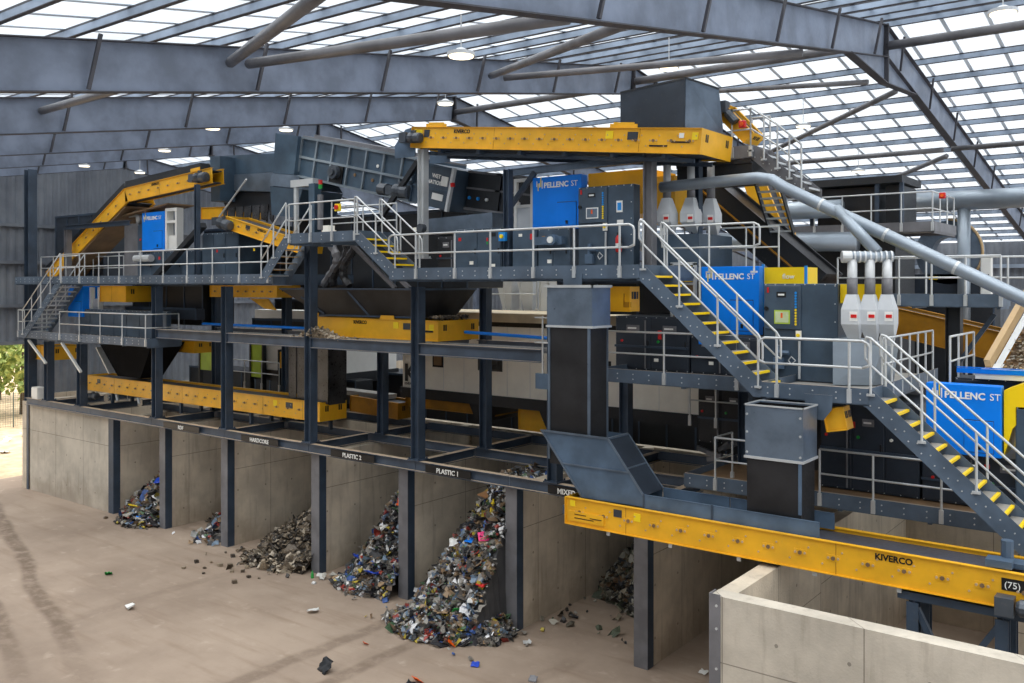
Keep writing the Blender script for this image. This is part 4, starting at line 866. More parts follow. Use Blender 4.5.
MB().prism([(-27.7, 12.98), (-25.85, 12.73), (-26.3, 11.75), (-27.6, 11.9)], 21.28, 23.2).build('lower_shell', 'screenpanel', t)
# second part of the screen with sign
B1 = basis((-20.0, 21.0, 13.25), (-18.35, 21.0, 12.84)); L1 = 1.7
t = thing('screen_drum_box', 'grey screen end box with white lettering and pale edge', 'screen', (-19.2, 22, 11.6))
MB().bb(B1, 0, L1, .03, 2.0, -1.3, 0).build('housing', 'darkcab', t)
MB().bb(B1, 0, .08, -.03, .03, -1.3, 0).bb(B1, 0, L1, -.03, .03, -.06, .02).bb(B1, 0, L1, -.03, .03, -.78, -.7).build('rib_frame', 'screenpanel', t); MB().bb(B1, L1-.07, L1+.03, -.06, .06, -1.32, .04).build('pale_edge', 'galvlight', t)
bx = B1.to_3x3(); text('WET', .17, B1 @ V((.8, .028, -.38)), 'label', t, bx @ V((1, 0, 0)), bx @ V((0, 0, 1)), bold=.006); text('NATION', .17, B1 @ V((.62, .028, -.58)), 'label', t, bx @ V((1, 0, 0)), bx @ V((0, 0, 1)), bold=.006)
MB().bb(B1, 1.22, 1.5, .0, .028, -.58, -.28).build('emblem', 'label', t)
MB().bb(B1, .95, 1.4, -.0, .03, -1.05, -.85).build('notice_plate', 'label', t); MB().box(-18.4, -18.3, 20.85, 20.95, 12.3, 12.42).build('red_lamp', 'red', t)
t = thing('star_screen', 'dark ribbed machine flank right of the lettered screen box', 'screen', (-17.2, 22.3, 11.5))
B2 = basis((-18.3, 21.6, 12.85), (-15.7, 21.6, 12.45)); L2 = 2.65
MB().bb(B2, 0, L2, .03, 1.6, -1.15, 0).build('housing', 'blackmach', t)
MB().bb(B2, 0, L2, -.03, .03, -.55, -.49).bb(B2, 0, L2, -.05, .03, -1.2, -1.12).bb(B2, 0, L2, -.03, .03, -.05, .02).build('rib_frame', 'tubesteel', t)
m = MB()
MB().bb(B2, 1.15, 1.35, -.03, .03, -1.15, 0).build('upright', 'blackmach', t)
for u, c in ((.15, 'lightblue'), (.5, 'lightblue'), (.85, 'label'), (1.2, 'lblyellow'), (1.75, 'lblyellow'), (2.1, 'label')): MB().cyl(B2 @ V((u, .03, -.82)), B2 @ V((u, -.02, -.82)), .055, 10).build('round_cap', c, t)
tag(MB().bb(basis((-19.8, 20.9, 11.25), (-16.6, 20.9, 11.35)), 0, 3.0, 0, 1.2, -.35, .1).build('side_plate', 'sheetsteel'), 'plain grey plate under the dark screen flank, above the cabinets', 'plate')
tag(MB().bar((-19.75, 20.85, 13.2), (-21.6, 20.85, 11.3), .12, .16).build('diagonal_brace', 'blackmach'), 'dark diagonal brace across the ribbed screen end', 'brace')
column('pale post holding the left end of the top conveyor', -18.93, 20.2, 10.1, 13.42, .24, True, 'galv')
MB_ = thing('post_junction_box', 'small control box with yellow buttons at the foot of the pale post', 'control box', (-18.93, 20.0, 10.9)); MB().box(-19.1, -18.76, 19.9, 20.06, 10.85, 11.1).build('body', 'black', MB_)
MB().box(-19.04, -18.84, 19.88, 19.9, 10.93, 11.03).build('label_plate', 'cream', MB_); MB().cyl((-18.7, 19.98, 11.0), (-18.7, 19.8, 11.0), .13).build('reel', 'motor', MB_)
column('dark post left of the middle blue hood', -15.9, 20.5, 9.6, 12.6, .2, False); column('pale post between cabinets and nozzles', -11.32, 20.5, 9.6, 12.75, .26, False, 'tubesteel'); column('dark post among the pale nozzles', -10.55, 21.6, 9.6, 12.8, .22, False)
beam('long grey beam over the middle blue hood', (-16.1, 21.0, 12.58), (-11.2, 21.0, 12.62), .14, .2, 'sheetsteel'); tag(MB().bar((-16.1, 20.9, 11.6), (-15.25, 20.9, 12.5), .1, .14).build('diagonal_brace', 'column'), 'short diagonal brace left of the middle blue hood', 'brace')
# cabinet row on the middle walkway
cabinet('low dark motor guard at the left end of the cabinet row', -18.6, -17.9, 20.5, 21.6, 9.6, 10.75, 'blackmach', 1, handles=False)
cabinet('grey brown cabinet with red lamp and green button in the middle row', -17.85, -16.1, 20.45, 21.7, 9.62, 10.95, 'darkcab', 2, lights=((( .1, .1), -17.65, 10.65, 'red'), ((.06, .1), -16.6, 10.62, 'red'), ((.06, .07), -16.6, 10.52, 'green'), ((.14, .1), -17.2, 9.95, 'cream'), ((.18, .12), -16.4, 9.85, 'cream'), ((.2, .1), -16.4, 10.75, 'black')))
cabinet('narrow cabinet with red isolator left of the middle blue hood', -15.7, -14.85, 20.45, 21.4, 9.62, 10.9, 'darkcab', 1, lights=(((.12, .16), -15.0, 10.65, 'red'), ((.12, .08), -15.4, 10.7, 'cream')))
cabinet('cabinet under the middle blue hood with cream tags', -14.8, -13.75, 20.45, 21.4, 9.62, 10.85, 'darkcab', 2, lights=(((.14, .1), -14.4, 9.95, 'cream'), ((.1, .1), -14.6, 10.6, 'yellowdk')))
t = thing('air_valve_unit', 'blue grey pump unit mounted under the middle blue hood', 'pump', (-14.2, 20.3, 10.35))
MB().box(-14.75, -13.85, 20.2, 20.44, 10.4, 10.62).tube([(-14.1, 20.3, 10.52), (-14.1, 20.05, 10.52)], .15, 12).build('body', 'chute', t); MB().cyl((-14.1, 20.05, 10.52), (-14.1, 20.0, 10.52), .09).build('dial', 'label', t)
MB_ = thing('isolator_box', 'small blue isolator box on the dark post', 'switch box', (-15.95, 20.3, 10.4)); MB().box(-16.05, -15.82, 20.25, 20.36, 10.55, 10.8).build('body', 'lightblue', MB_); MB().cyl((-15.93, 20.25, 10.68), (-15.93, 20.2, 10.68), .06).build('knob', 'lblyellow', MB_)
hood('middle blue sorter hood above the cabinet row', -15.33, -13.66, 20.9, 21.2, 10.85, 12.35, .21)
t = thing('open_frame', 'white open steel frame left of the middle blue hood', 'frame', (-15.8, 21.2, 10.8))
MB().box(-16.15, -16.05, 21.1, 21.2, 10.8, 12.4).box(-15.55, -15.45, 21.1, 21.2, 10.8, 12.4).box(-16.05, -15.55, 21.1, 21.2, 12.3, 12.4).box(-16.05, -15.55, 21.1, 21.2, 11.55, 11.63).build('bars', 'white', t); MB().box(-16.05, -15.55, 21.14, 21.18, 10.8, 11.55).build('panel', 'offwhite', t)
def sorter_cabinet(label, x0, x1, xe, y0, y1, z0, z1, hz):
    """cabinet with valve window, colour dot strip, emergency stop and wide blank side"""
    t = thing('sorter_cabinet', label, 'control cabinet', ((x0+xe)/2, (y0+y1)/2, z0), 'sorter valve cabinets')
    MB().box(x0, xe, y0, y1, z0, z1).build('body', 'darkcab', t, bev=.015); w = x1-x0; h = z1-hz
    d = MB().box(x0+.03, x1-.03, y0-.05, y0-.001, hz, z1-.04).build('valve_door', 'darkcab', t, bev=.012)
    MB().box(x0+w*.36, x0+w*.6, y0-.06, y0-.05, z1-h*.3, z1-h*.18).build('name_plate', 'black', d); MB().box(x0+w*.4, x0+w*.56, y0-.066, y0-.06, z1-h*.26, z1-h*.22).build('name_text', 'label', d)
    MB().box(x0+w*.3, x0+w*.7, y0-.062, y0-.05, z1-h*.88, z1-h*.58).build('window_rim', 'label' if xe < -9 else 'lime', d); MB().box(x0+w*.33, x0+w*.67, y0-.066, y0-.06, z1-h*.85, z1-h*.61).build('window', 'sheetsteel' if xe < -9 else 'paleglass', d); MB().box(x0+w*.47, x0+w*.52, y0-.072, y0-.066, z1-h*.75, z1-h*.64).build('red_mark', 'orange', d)
    for i in range(12): MB().cyl((x0+w*.85, y0-.05, z1-h*(.2+.062*i)), (x0+w*.85, y0-.07, z1-h*(.2+.062*i)), .026, 8).build('status_dot', 'lightblue' if i < 6 else 'lblyellow', d)
    MB().box(x0+w*.12, x0+w*.16, y0-.08, y0-.05, z1-h*.2, z1-h*.08).build('handle', 'red', d); MB().cyl((x0+w*.1, y0-.05, z1-h*.55), (x0+w*.1, y0-.09, z1-h*.55), .05).build('lock', 'black', d)
    t2 = MB().box(x0+w*.3, x0+w*.55, y0-.12, y0-.002, z0+.25, z0+.5).tube([(x0+w*.42, y0-.06, z0+.5), (x0+w*.42, y0-.06, z0+.78)], .06).tube([(x0+w*.42, y0-.1, z0+.62), (x0+w*.7, y0-.1, z0+.62)], .05).build('valve', 'chute', t)
    MB().box(x1-.12, x1, y0-.1, y0-.052, hz-.22, hz-.02).build('stop_box', 'cream', t); MB().cyl((x1-.06, y0-.1, hz-.12), (x1-.06, y0-.14, hz-.12), .04).build('stop_button', 'lblyellow', t)
    MB().tube([(x1-.05, y0-.06, hz-.25), (x1-.05, y0-.06, z0+.05)], .03).tube([(x1-.3, y0-.06, z0+.45), (x1-.22, y0-.1, z0+.36), (x1-.14, y0-.06, z0+.45), (x1-.22, y0-.1, z0+.54), (x1-.3, y0-.06, z0+.45)], .015, 6).build('cable', 'galv', t)
    MB().bolts([(x0+.05+i*(xe-x0-.1)/7, y0-.002, z1-.02) for i in range(8)]+[(xe-.06, y0-.002, z0+.15+i*(z1-z0-.2)/5) for i in range(6)], .016).build('rivets', 'galv', t)
    return t
t = sorter_cabinet('dark sorter cabinet right of the middle blue hood', -13.5, -12.55, -11.8, 20.5, 20.85, 9.62, 11.92, 10.95)
MB().box(-12.3, -12.12, 20.48, 20.499, 11.2, 11.5).build('notice_plate', 'label', t); MB().box(-12.27, -12.15, 20.476, 20.48, 11.25, 11.45).build('notice_print', 'lightblue', t); MB().box(-12.28, -12.1, 20.48, 20.499, 10.85, 11.0).build('notice_plate', 'label', t)
t = thing('fire_extinguisher', 'red fire extinguisher hanging on the sorter cabinet beside the long stairs', 'fire extinguisher', (-12.17, 20.38, 10.15))
MB().tube([(-12.17, 20.38, 10.15), (-12.17, 20.38, 10.18), (-12.17, 20.38, 10.52), (-12.17, 20.38, 10.6)], [.06, .085, .085, .04], 12).build('bottle', 'red', t, True); MB().box(-12.21, -12.13, 20.35, 20.41, 10.6, 10.66).tube([(-12.11, 20.36, 10.64), (-12.06, 20.34, 10.5), (-12.07, 20.33, 10.3)], .014).build('valve_hose', 'black', t); MB().cyl((-12.17, 20.38, 10.3), (-12.17, 20.38, 10.38), .087).build('label_band', 'label', t)
tag(MB().box(-14.4, -12.4, 22.4, 24.0, 11.3, 12.55).box(-12.38, -11.6, 22.4, 24.0, 11.0, 12.3).build('yellow_hopper', 'yellow'), 'yellow housing behind the middle blue hood and cabinet', 'housing')
# pale nozzles
def nozzle(label, x, y, ztop, zs, ze, zb, w, lab, grp):
    t = thing('hopper_nozzle', label, 'hopper', (x, y, zb), grp)
    MB().tube([(x, y, ztop), (x, y, zs)], .1, 12).build('pipe', 'galvlight', t, True); MB().tube([(x, y, zs+.35), (x, y, zs)], .108, 12).build('clear_sleeve', 'tubesteel', t, True)
    a = .1; b = w/2
    MB().frustum([(x-b, y-b, ze), (x+b, y-b, ze), (x+b, y+b, ze), (x-b, y+b, ze)], [(x-a, y-a, zs), (x+a, y-a, zs), (x+a, y+a, zs), (x-a, y+a, zs)]).build('cone', 'offwhite', t)
    MB().box(x-b, x+b, y-b, y+b, ze-(ze-zb)*.4, ze).frustum([(x-b*.5, y-b*.3+.25, zb), (x+b*.5, y-b*.3+.25, zb), (x+b*.5, y+b, zb), (x-b*.5, y+b, zb)], [(x-b, y-b, ze-(ze-zb)*.4), (x+b, y-b, ze-(ze-zb)*.4), (x+b, y+b, ze-(ze-zb)*.4), (x-b, y+b, ze-(ze-zb)*.4)]).build('bin', 'offwhite', t)
    MB().box(x+.0, x+.16, y-b-.012, y-b-.001, ze-.24, ze-.04).build('notice_plate', 'label', t); MB().box(x+.03, x+.15, y-b-.03, y-b-.012, ze-.17, ze-.1).build('red_handle', 'red', t)
for x, y, lab in ((-11.15, 21.1, 'first pale nozzle beside the pale post'), (-10.62, 21.4, 'middle pale nozzle near the dark post'), (-10.3, 21.9, 'last pale nozzle right of the dark post')): nozzle(lab + ' behind the long stairs', x, y, 12.4, 11.55, 11.15, 10.6, .42, 0, 'pale nozzles behind the long stairs')
for x, lab in ((-6.03, 'first'), (-5.72, 'second'), (-5.42, 'third')): nozzle('%s of the three white hoppers under the diagonal pipe, counted from the dark cabinet' % lab, x, 19.72+(x+6.03)*.6, 9.84, 9.1, 8.78, 8.0, .36, 0, 'three white hoppers on the right walkway')
tag(MB().box(-11.6, -10.2, 21.0, 23.0, 9.62, 10.6).build('nozzle_base', 'darkcab'), 'dark casing under the pale nozzles', 'casing')
# right sorter group
hood('blue sorter hood behind the long yellow edged stairs', -10.0, -8.5, 20.7, 20.95, 8.1, 9.75, .19)
t = thing('open_frame', 'pale frame with yellow panes beside the blue hood behind the stairs', 'frame', (-10.5, 20.8, 8.2))
MB().box(-10.85, -10.78, 20.7, 20.78, 8.3, 9.85).box(-10.22, -10.15, 20.7, 20.78, 8.3, 9.85).box(-10.85, -10.15, 20.7, 20.78, 9.8, 9.87).box(-10.78, -10.22, 20.7, 20.78, 9.3, 9.36).build('bars', 'galv', t); MB().box(-10.78, -10.52, 20.74, 20.76, 9.38, 9.78).box(-10.48, -10.22, 20.74, 20.76, 9.38, 9.78).build('yellow_pane', 'yellowbr', t); MB().box(-10.78, -10.22, 20.74, 20.76, 8.3, 9.3).build('panel', 'brown', t)
t = sorter_cabinet('large dark sorter cabinet in front of the yellow panel on the right walkway', -8.1, -7.2, -6.42, 20.0, 21.0, 7.16, 9.33, 8.3)
t = thing('yellow_board', 'bright yellow panel above the large dark sorter cabinet', 'panel', (-7.8, 21.1, 9.3)); MB().box(-8.5, -7.52, 21.02, 21.9, 8.6, 9.72).build('plate', 'yellowbr', t); MB().box(-7.52, -7.46, 21.0, 21.05, 8.6, 9.75).box(-8.56, -8.5, 21.0, 21.05, 8.3, 9.8).build('blue_edge', 'lightblue', t); text('flow', .17, (-8.05, 21.015, 9.45), 'label', t)
tag(MB().box(-6.41, -5.55, 20.12, 20.5, 8.9, 9.32).build('yellow_casing', 'yellowbr'), 'yellow casing behind the three white hoppers', 'casing')
tag(MB().frustum([(-6.4, 19.6, 7.16), (-5.7, 20.0, 7.16), (-5.5, 20.9, 7.16), (-6.4, 20.9, 7.16)], [(-6.4, 19.6, 8.15), (-5.5, 20.0, 8.0), (-5.4, 20.9, 8.0), (-6.4, 20.9, 8.15)]).build('hopper_plinth', 'ductsteel'), 'pale galvanised base under the three white hoppers', 'casing')
hood('blue sorter hood low on the right beside the lowest stairs', -4.68, -3.28, 20.2, 20.5, 5.85, 7.28, .19)
m = MB()
tt = thing('yellow_bow', 'curved yellow cover right of the low blue hood', 'cover', (-2.9, 21, 5.7)); MB().prism([(-3.25, 5.9), (-3.1, 6.45), (-2.8, 6.8), (-1.9, 7.1), (-1.9, 7.65), (-2.6, 7.5), (-3.25, 7.2)][::-1], 20.3, 21.7).build('shell', 'yellowbr', tt)
tag(MB().box(-3.9, -1.9, 21.0, 23.2, 7.34, 7.5).build('cover_roof', 'white'), 'white flat cover behind the low blue hood', 'cover')
cabinet('dark cabinet under the yellow curved cover at the picture edge', -3.05, -1.6, 20.3, 21.4, 4.75, 6.9, 'darkcab', 1)
# manifold + pipes
t = thing('manifold_pipe', 'short horizontal ribbed pipe feeding the three white hoppers', 'pipe', (-5.9, 19.8, 9.9)); MB().tube([(-6.15, 19.66, 9.9), (-5.32, 20.15, 9.9)], .115, 14).build('body', 'ductsteel', t, True); m = MB()
for i in range(9): a = V((-6.15, 19.66, 9.9)).lerp(V((-5.32, 20.15, 9.9)), (i+.5)/9); m.tube([a, a+V((.03, .016, 0))], .125, 14)
m.build('ribs', 'galvlight', t)
MB().tube([(-6.22, 19.62, 9.9), (-6.05, 19.72, 9.9)], .128, 14).build('end_cap', 'galv', t)
tag(MB().tube([(-6.6, 20.45, 11.0), (-5.6, 20.0, 10.0)], .125, 14).build('branch_pipe', 'ductsteel', smooth=True), 'silver branch pipe dropping from the diagonal pipe to the hoppers', 'pipe')
t = thing('diagonal_pipe', 'long silver pipe sloping down across the right side', 'pipe', (-5, 20.4, 9)); MB().tube([(-11.2, 20.9, 11.82), (-8.5, 20.6, 11.84), (-8.1, 20.5, 11.75), (-7.8, 20.48, 11.55), (-2.2, 20.3, 8.65), (1.2, 20.19, 6.89), (1.2, 20.19, 4.9)], .14, 16).build('body', 'ductsteel', t, True); m = MB()
for f in (.15, .4, .65, .9): a = V((-7.8, 20.48, 11.55)).lerp(V((-2.2, 20.3, 8.65)), f); m.tube([a, a+V((.05, 0, -.026))], .15, 16)
m.build('joint_bands', 'galv', t)
for p, q, r, lab in (((-10.5, 36, 12.36), (3, 36, 12.36), .36, 'thick silver duct high on the back right under the roof'), ((-16.5, 30, 11.8), (-9.5, 30, 11.8), .3, 'upper silver duct behind the pale nozzles'), ((-17.5, 30, 10.9), (-9, 30, 10.7), .32, 'lower silver duct behind the pale nozzles'), ((-7.05, 36, 12.2), (-7.05, 36, 7.5), .22, 'vertical silver pipe beside the dark fan casing'), ((-9.9, 33.0, 10.6), (-8.6, 36.3, 10.6), .3, 'short silver pipe entering the fan casing')):
    tag(MB().tube([p, p if False else tuple((a+b)/2 for a, b in zip(p, q)), q], r, 16).build('silver_duct', 'ductsteel', smooth=True), lab, 'duct', 'silver air ducts')
tag(MB().box(-11.3, -9.2, 21.95, 23.2, 11.95, 12.45).box(-11.3, -9.2, 21.9, 21.95, 12.4, 12.5).build('dark_underframe', 'blackmach'), 'dark underframe below the end of the top conveyor', 'underframe')
# fan
t = thing('round_fan', 'large dark round fan casing on the far right', 'fan', (-7.6, 36.5, 9.2)); m = MB(); R0, R1 = 1.12, .56; cx, cz = -7.65, 10.5; k = 28
for y in (36.3, 37.0): m.v += [(cx+r*math.cos(6.2832*i/k), y, cz+r*math.sin(6.2832*i/k)*1.05) for r in (R0, R1) for i in range(k)]
for i in range(k):
    j = (i+1) % k
    for f in ((i, j, k+j, k+i), (2*k+i, 3*k+i, 3*k+j, 2*k+j), (i, 2*k+i, 2*k+j, j), (k+i, k+j, 3*k+j, 3*k+i)): m.f.append(f); m.mi.append(0)
m.build('casing', 'sheetsteel', t); MB().box(-8.9, -6.6, 36.3, 37, 8.9, 9.7).build('base', 'darkmach', t); MB().tube([(cx+(R0+.04)*math.cos(a*.2), 36.28, cz+(R0+.04)*1.05*math.sin(a*.2)) for a in range(-3, 9)], .05, 8).build('rim', 'tan', t, True)
MB().box(-8.3, -8.0, 36.28, 36.3, 9.5, 9.62).build('yellow_tag', 'lblyellow', t)
cabinet('pale control panel right of the fan casing', -6.55, -6.2, 36.2, 36.5, 8.92, 10.3, 'white', 1)
# upper cabin
t = thing('upper_cabin', 'dark flat roofed cabin frame on the upper platform', 'cabin', (-9.1, 31, 11.1))
for x in (-10.6, -8.5, -7.75): MB().box(x-.06, x+.06, 30.3, 30.42, 11.1, 12.6).build('post', 'column', t)
MB().box(-10.7, -7.7, 30.2, 32.6, 12.55, 12.78).build('roof_edge', 'blackmach', t); MB().box(-10.5, -8.6, 30.6, 32.4, 11.1, 12.5).build('body', 'rubber', t); MB().box(-8.3, -7.8, 30.6, 32.4, 11.1, 12.5).build('side_body', 'blackmach', t)
tag(MB().box(-11.2, -8.0, 30.6, 33, 0, 10.85).build('dark_casing', 'blackmach'), 'big dark machine casing below the upper platform', 'casing')
# waste belt on the right edge
t = thing('waste_belt', 'steep belt of mixed waste with tan side board at the picture edge', 'conveyor', (-3, 23, 7.0))
Bw = basis((-3.95, 22.0, 7.2), (-3.05, 23.9, 10.2), (-1, .45, .3)) ; q0, q1 = V((-3.86, 21.9, 7.5)), V((-2.98, 23.7, 9.75)); dx = V((2.6, .0, .0))
MB().sheet(q0, q1, q1+V((.12, 0, 0)), q0+V((.12, 0, 0)), -.3).build('side_board', 'tan', t); MB().sheet(q0+V((.13, 0, -.02)), q1+V((.13, 0, -.02)), q1+V((.24, 0, -.08)), q0+V((.24, 0, -.08)), -.02).build('side_lining', 'galv', t)
MB().sheet(q0+V((.22, 0, -.2)), q1+V((.22, 0, -.2)), q1+dx+V((0, 0, -.2)), q0+dx+V((0, 0, -.2)), .03).build('belt', 'brown', t)
rnd = random.Random(21); m = MB(); n0 = 0
for i in range(1500):
    a, b = rnd.random(), rnd.random(); c = q0.lerp(q1, a)+V((.26, 0, -.13))+dx*b*.92+V((0, 0, rnd.uniform(-.02, .06))); m.cur = rnd.choice((0, 0, 1, 4, 5, 5, 6, 6, 7, 8, 8) if i % 40 else (2, 3)); blob(m, c, .12, rnd)
W = [M['tan'], M['brown'], M['lightblue'], M['white'], M['tan'], RUBBLE[1], RUBBLE[4], RUBBLE[0], MIXED[3]]
tag(m.build('mixed_waste', W), 'mixed brown waste riding on the steep belt', 'waste', kind='stuff')
cabinet('dark box with pale rim at the foot of the waste belt', -4.35, -2.1, 21.3, 22.0, 6.95, 7.32, 'darkmach', 1, handles=False)
tag(MB().bar((-4.25, 21.0, 7.5), (-2.0, 21.0, 7.5), .05, .1).bar((-4.25, 21.0, 7.57), (-2.0, 21.0, 7.57), .05, .02).build('blue_rail', 'blue'), 'blue bar above the low blue hood', 'bar')
# far right walkway post
column('dark post under the far right walkway', -5.0, 24.4, 4.7, 8.76, .34, False, 'blackmach'); tag(MB().bar((-4.95, 24.4, 7.3), (-4.1, 24.4, 8.6), .1, .1).build('diagonal_brace', 'column'), 'diagonal brace under the far right walkway', 'brace')
# dark machines under the right walkways
cabinet('dark machine front behind the middle low walkway rail', -12.3, -10.2, 20.45, 22.5, 7.12, 8.5, 'darkmach', 2, lights=(((.1, .1), -11.0, 8.1, 'red'), ((.1, .1), -11.0, 7.98, 'red'), ((.12, .08), -11.1, 7.4, 'cream')))
cabinet('dark machine front behind the foot of the long stairs', -10.15, -7.4, 20.45, 21.5, 7.12, 8.05, 'darkmach', 3, lights=(((.16, .2), -9.85, 7.95, 'blue'), ((.12, .08), -9.6, 7.4, 'cream'), ((.14, .08), -9.3, 7.98, 'label')))
cabinet('dark machine front behind the open square duct', -7.0, -4.9, 20.6, 22.5, 4.74, 6.75, 'darkmach', 3, lights=(((.14, .14), -6.3, 6.2, 'red'), ((.16, .2), -5.1, 6.25, 'blue')))
cabinet('dark machine front under the low blue hood', -4.85, -2.6, 20.6, 22.5, 4.74, 5.8, 'darkmach', 2, lights=(((.16, .18), -4.5, 5.62, 'blue'), ((.14, .08), -4.2, 5.6, 'label'), ((.1, .08), -3.6, 5.6, 'red')))
tag(MB().box(-4.78, -4.0, 20.55, 20.59, 5.8, 6.5).build('grey_board', 'offwhite'), 'pale grey panel under the lowest stairs', 'panel')
cabinet('dark bolted casing below the middle low walkway', -10.9, -9.55, 22.4, 23.6, 5.1, 6.6, 'blackmach', 2)
t = thing('junk_pile', 'dark tangle of machine parts in the gap left of the square duct', 'machinery', (-9.6, 22.6, 4.2)); rnd = random.Random(3)
for i in range(26):
    p = V((rnd.uniform(-10.6, -8.8), rnd.uniform(22.2, 23.2), 4.25+rnd.random()*.9)); MB().bar(p, p+V((rnd.uniform(-.5, .5), rnd.uniform(-.3, .3), rnd.uniform(-.4, .4))), .1, .12).build('bracket', rnd.choice(('motor', 'blackmach', 'tubesteel', 'darkmach')), t)
# white cabin
t = thing('picking_cabin', 'long white picking cabin behind the second row columns', 'cabin', (-17.5, 25.5, 5.0))
MB().box(-23.5, -10.6, 24.0, 27.0, 5.56, 8.05).build('wall', 'cream', t); MB().box(-23.6, -10.5, 23.95, 27.05, 5.2, 5.56).build('base_band', 'blackmach', t); MB().box(-23.6, -10.5, 23.9, 27.1, 8.05, 8.35).build('roof_edge', 'cabintop', t); MB().box(-23.55, -10.5, 23.93, 23.99, 7.9, 8.06).build('gutter', 'black', t)
for a, b in ((-22.0, -21.5), (-19.9, -18.85), (-15.5, -14.6)):
    w = MB().box(a, b, 23.97, 24.0, 6.38, 6.95).build('window_frame', 'black', t); MB().box(a+.07, b-.07, 23.955, 23.97, 6.45, 6.88).build('pane', 'window' if a > -21.9 else 'brown', w)
text('K', .85, (-23.4, 23.985, 5.82), 'black', t, bold=.03, name='logo_letter'); text('KIVERCO', .13, (-23.4, 23.985, 5.66), 'black', t)
for i in range(14): MB().box(-23.4+i*.95, -23.39+i*.95, 23.99, 24.0, 5.58, 8.0).build('panel_joint', 'offwhite', t)
for x, lab in ((-19.9, 'left black trough hanging under the cabin'), (-16.9, 'right black trough hanging under the cabin')):
    tag(MB().prism([(x-.5, 5.18), (x-.2, 4.6), (x+.2, 4.6), (x+.5, 5.18)], 24.1, 25.9).build('black_trough', 'rubber'), lab, 'trough')
t = thing('picking_cabin', 'second white cabin end seen left of the long cabin', 'cabin', (-31, 27, 5.0)); MB().box(-34, -29, 25.3, 29.2, 5.56, 8.2).build('wall', 'white', t); MB().box(-34.1, -28.95, 25.25, 29.3, 5.1, 5.56).build('base_band', 'blackmach', t); MB().box(-28.99, -28.97, 26.6, 28.0, 6.6, 6.9).build('window', 'window', t)
tag(MB().bar((-29.0, 24.9, 5.05), (-25.0, 24.9, 5.0), .6, .18).build('grey_ledge', 'deckplate'), 'pale grey ledge below the second white cabin', 'ledge')
# back machinery between the levels, and added dark blocks
for x0, x1, y0, y1, z0, z1, mat, lab in ((-37.5, -32.3, 21.5, 23, 7.65, 9.3, 'black', 'black casing under the long walkway behind the far columns'), (-37.2, -32.0, 21.0, 21.4, 7.9, 8.35, 'darkmach', 'blue grey beam casing behind the far mid level beam'), (-30.5, -24.6, 22.6, 23.6, 7.6, 7.95, 'blackmach', 'black casing behind the mid level beam'), (-30.4, -28.3, 24.2, 25.2, 4.9, 6.9, 'darkmach', 'dark casing behind the low rail'), (-33, -28.2, 26, 27, 4.3, 5.3, 'blackmach', 'dark low plinth behind the low rail'),
    (-44.5, -40.0, 21.5, 23, 9.7, 12.6, 'darkmach', 'dark square bin standing by the gable'), (-33.5, -28.5, 22.4, 24.4, 9.7, 11.6, 'blackmach', 'dark machine body behind the short sloping conveyor'), (-28, -19.2, 22.6, 24.5, 9.2, 11.8, 'blackmach', 'black machine mass under the ribbed screen'), (-19.45, -18.7, 27, 28, 7.8, 9.9, 'offwhite', 'pale grey column casing under the middle walkway'), (-15.6, -11.5, 22.6, 23.9, 8.45, 9.4, 'blackmach', 'dark machine mass behind the cabinet row'), (-10.4, -5.5, 23.9, 26.9, 4.3, 6.4, 'blackmach', 'dark machine mass behind the lowest walkway'), (-8.9, -6.1, 36.1, 37.4, 0, 8.9, 'blackmach', 'tall dark casing carrying the round fan'), (-30, -19.6, 28.5, 30.5, 0, 5.4, 'blackmach', 'long dark block added behind the bays to darken the gap under the cabin'), (-19.5, -4, 28.5, 30.5, 0, 5.6, 'blackmach', 'dark block added behind the bays to darken the gap right of the cabin middle'), (-44, -30.2, 28.5, 30, 0, 4.9, 'blackmach', 'dark block added to darken the gap behind the far bays'), (-33, -24.2, 27.2, 28, 7.6, 9.3, 'blackmach', 'long dark backing added far behind the hopper, darkening the pale cladding'), (-30.6, -24.8, 23.8, 24.3, 8.3, 8.7, 'blackmach', 'dark band casing under the crossing yellow conveyor'), (-10.3, -7.0, 23, 26, 7.2, 8.7, 'blackmach', 'dark machine mass behind the right blue hood')):  # blocks behind the bays and backing behind the hopper, added to darken gaps
    t = thing('machine_casing', lab, 'casing', ((x0+x1)/2, (y0+y1)/2, z0), 'dark machine casings'); MB().box(x0, x1, y0, y1, z0, z1).build('body', mat, t, bev=.02)
    m = MB(); k = max(2, int((x1-x0)/1.1))
    for i in range(k+1): x = x0+(x1-x0)*i/k; m.box(x-.03, x+.03, y0-.03, y0, z0, z1)
    m.box(x0-.03, x1+.03, y0-.04, y0, z1-.06, z1+.03); m.build('ribs', 'column' if mat != 'offwhite' else 'galv', t)
for x, z, lab in ((-21.4, 8.9, 'left pale hopper seen under the middle walkway'), (-20.4, 8.9, 'right pale hopper seen under the middle walkway')):
    tag(MB().frustum([(x-.15, 27.6, 8.0), (x+.15, 27.6, 8.0), (x+.15, 28.2, 8.0), (x-.15, 28.2, 8.0)], [(x-.4, 27.3, 9.6), (x+.4, 27.3, 9.6), (x+.4, 28.6, 9.6), (x-.4, 28.6, 9.6)]).build('pale_hopper', 'offwhite'), lab, 'hopper')
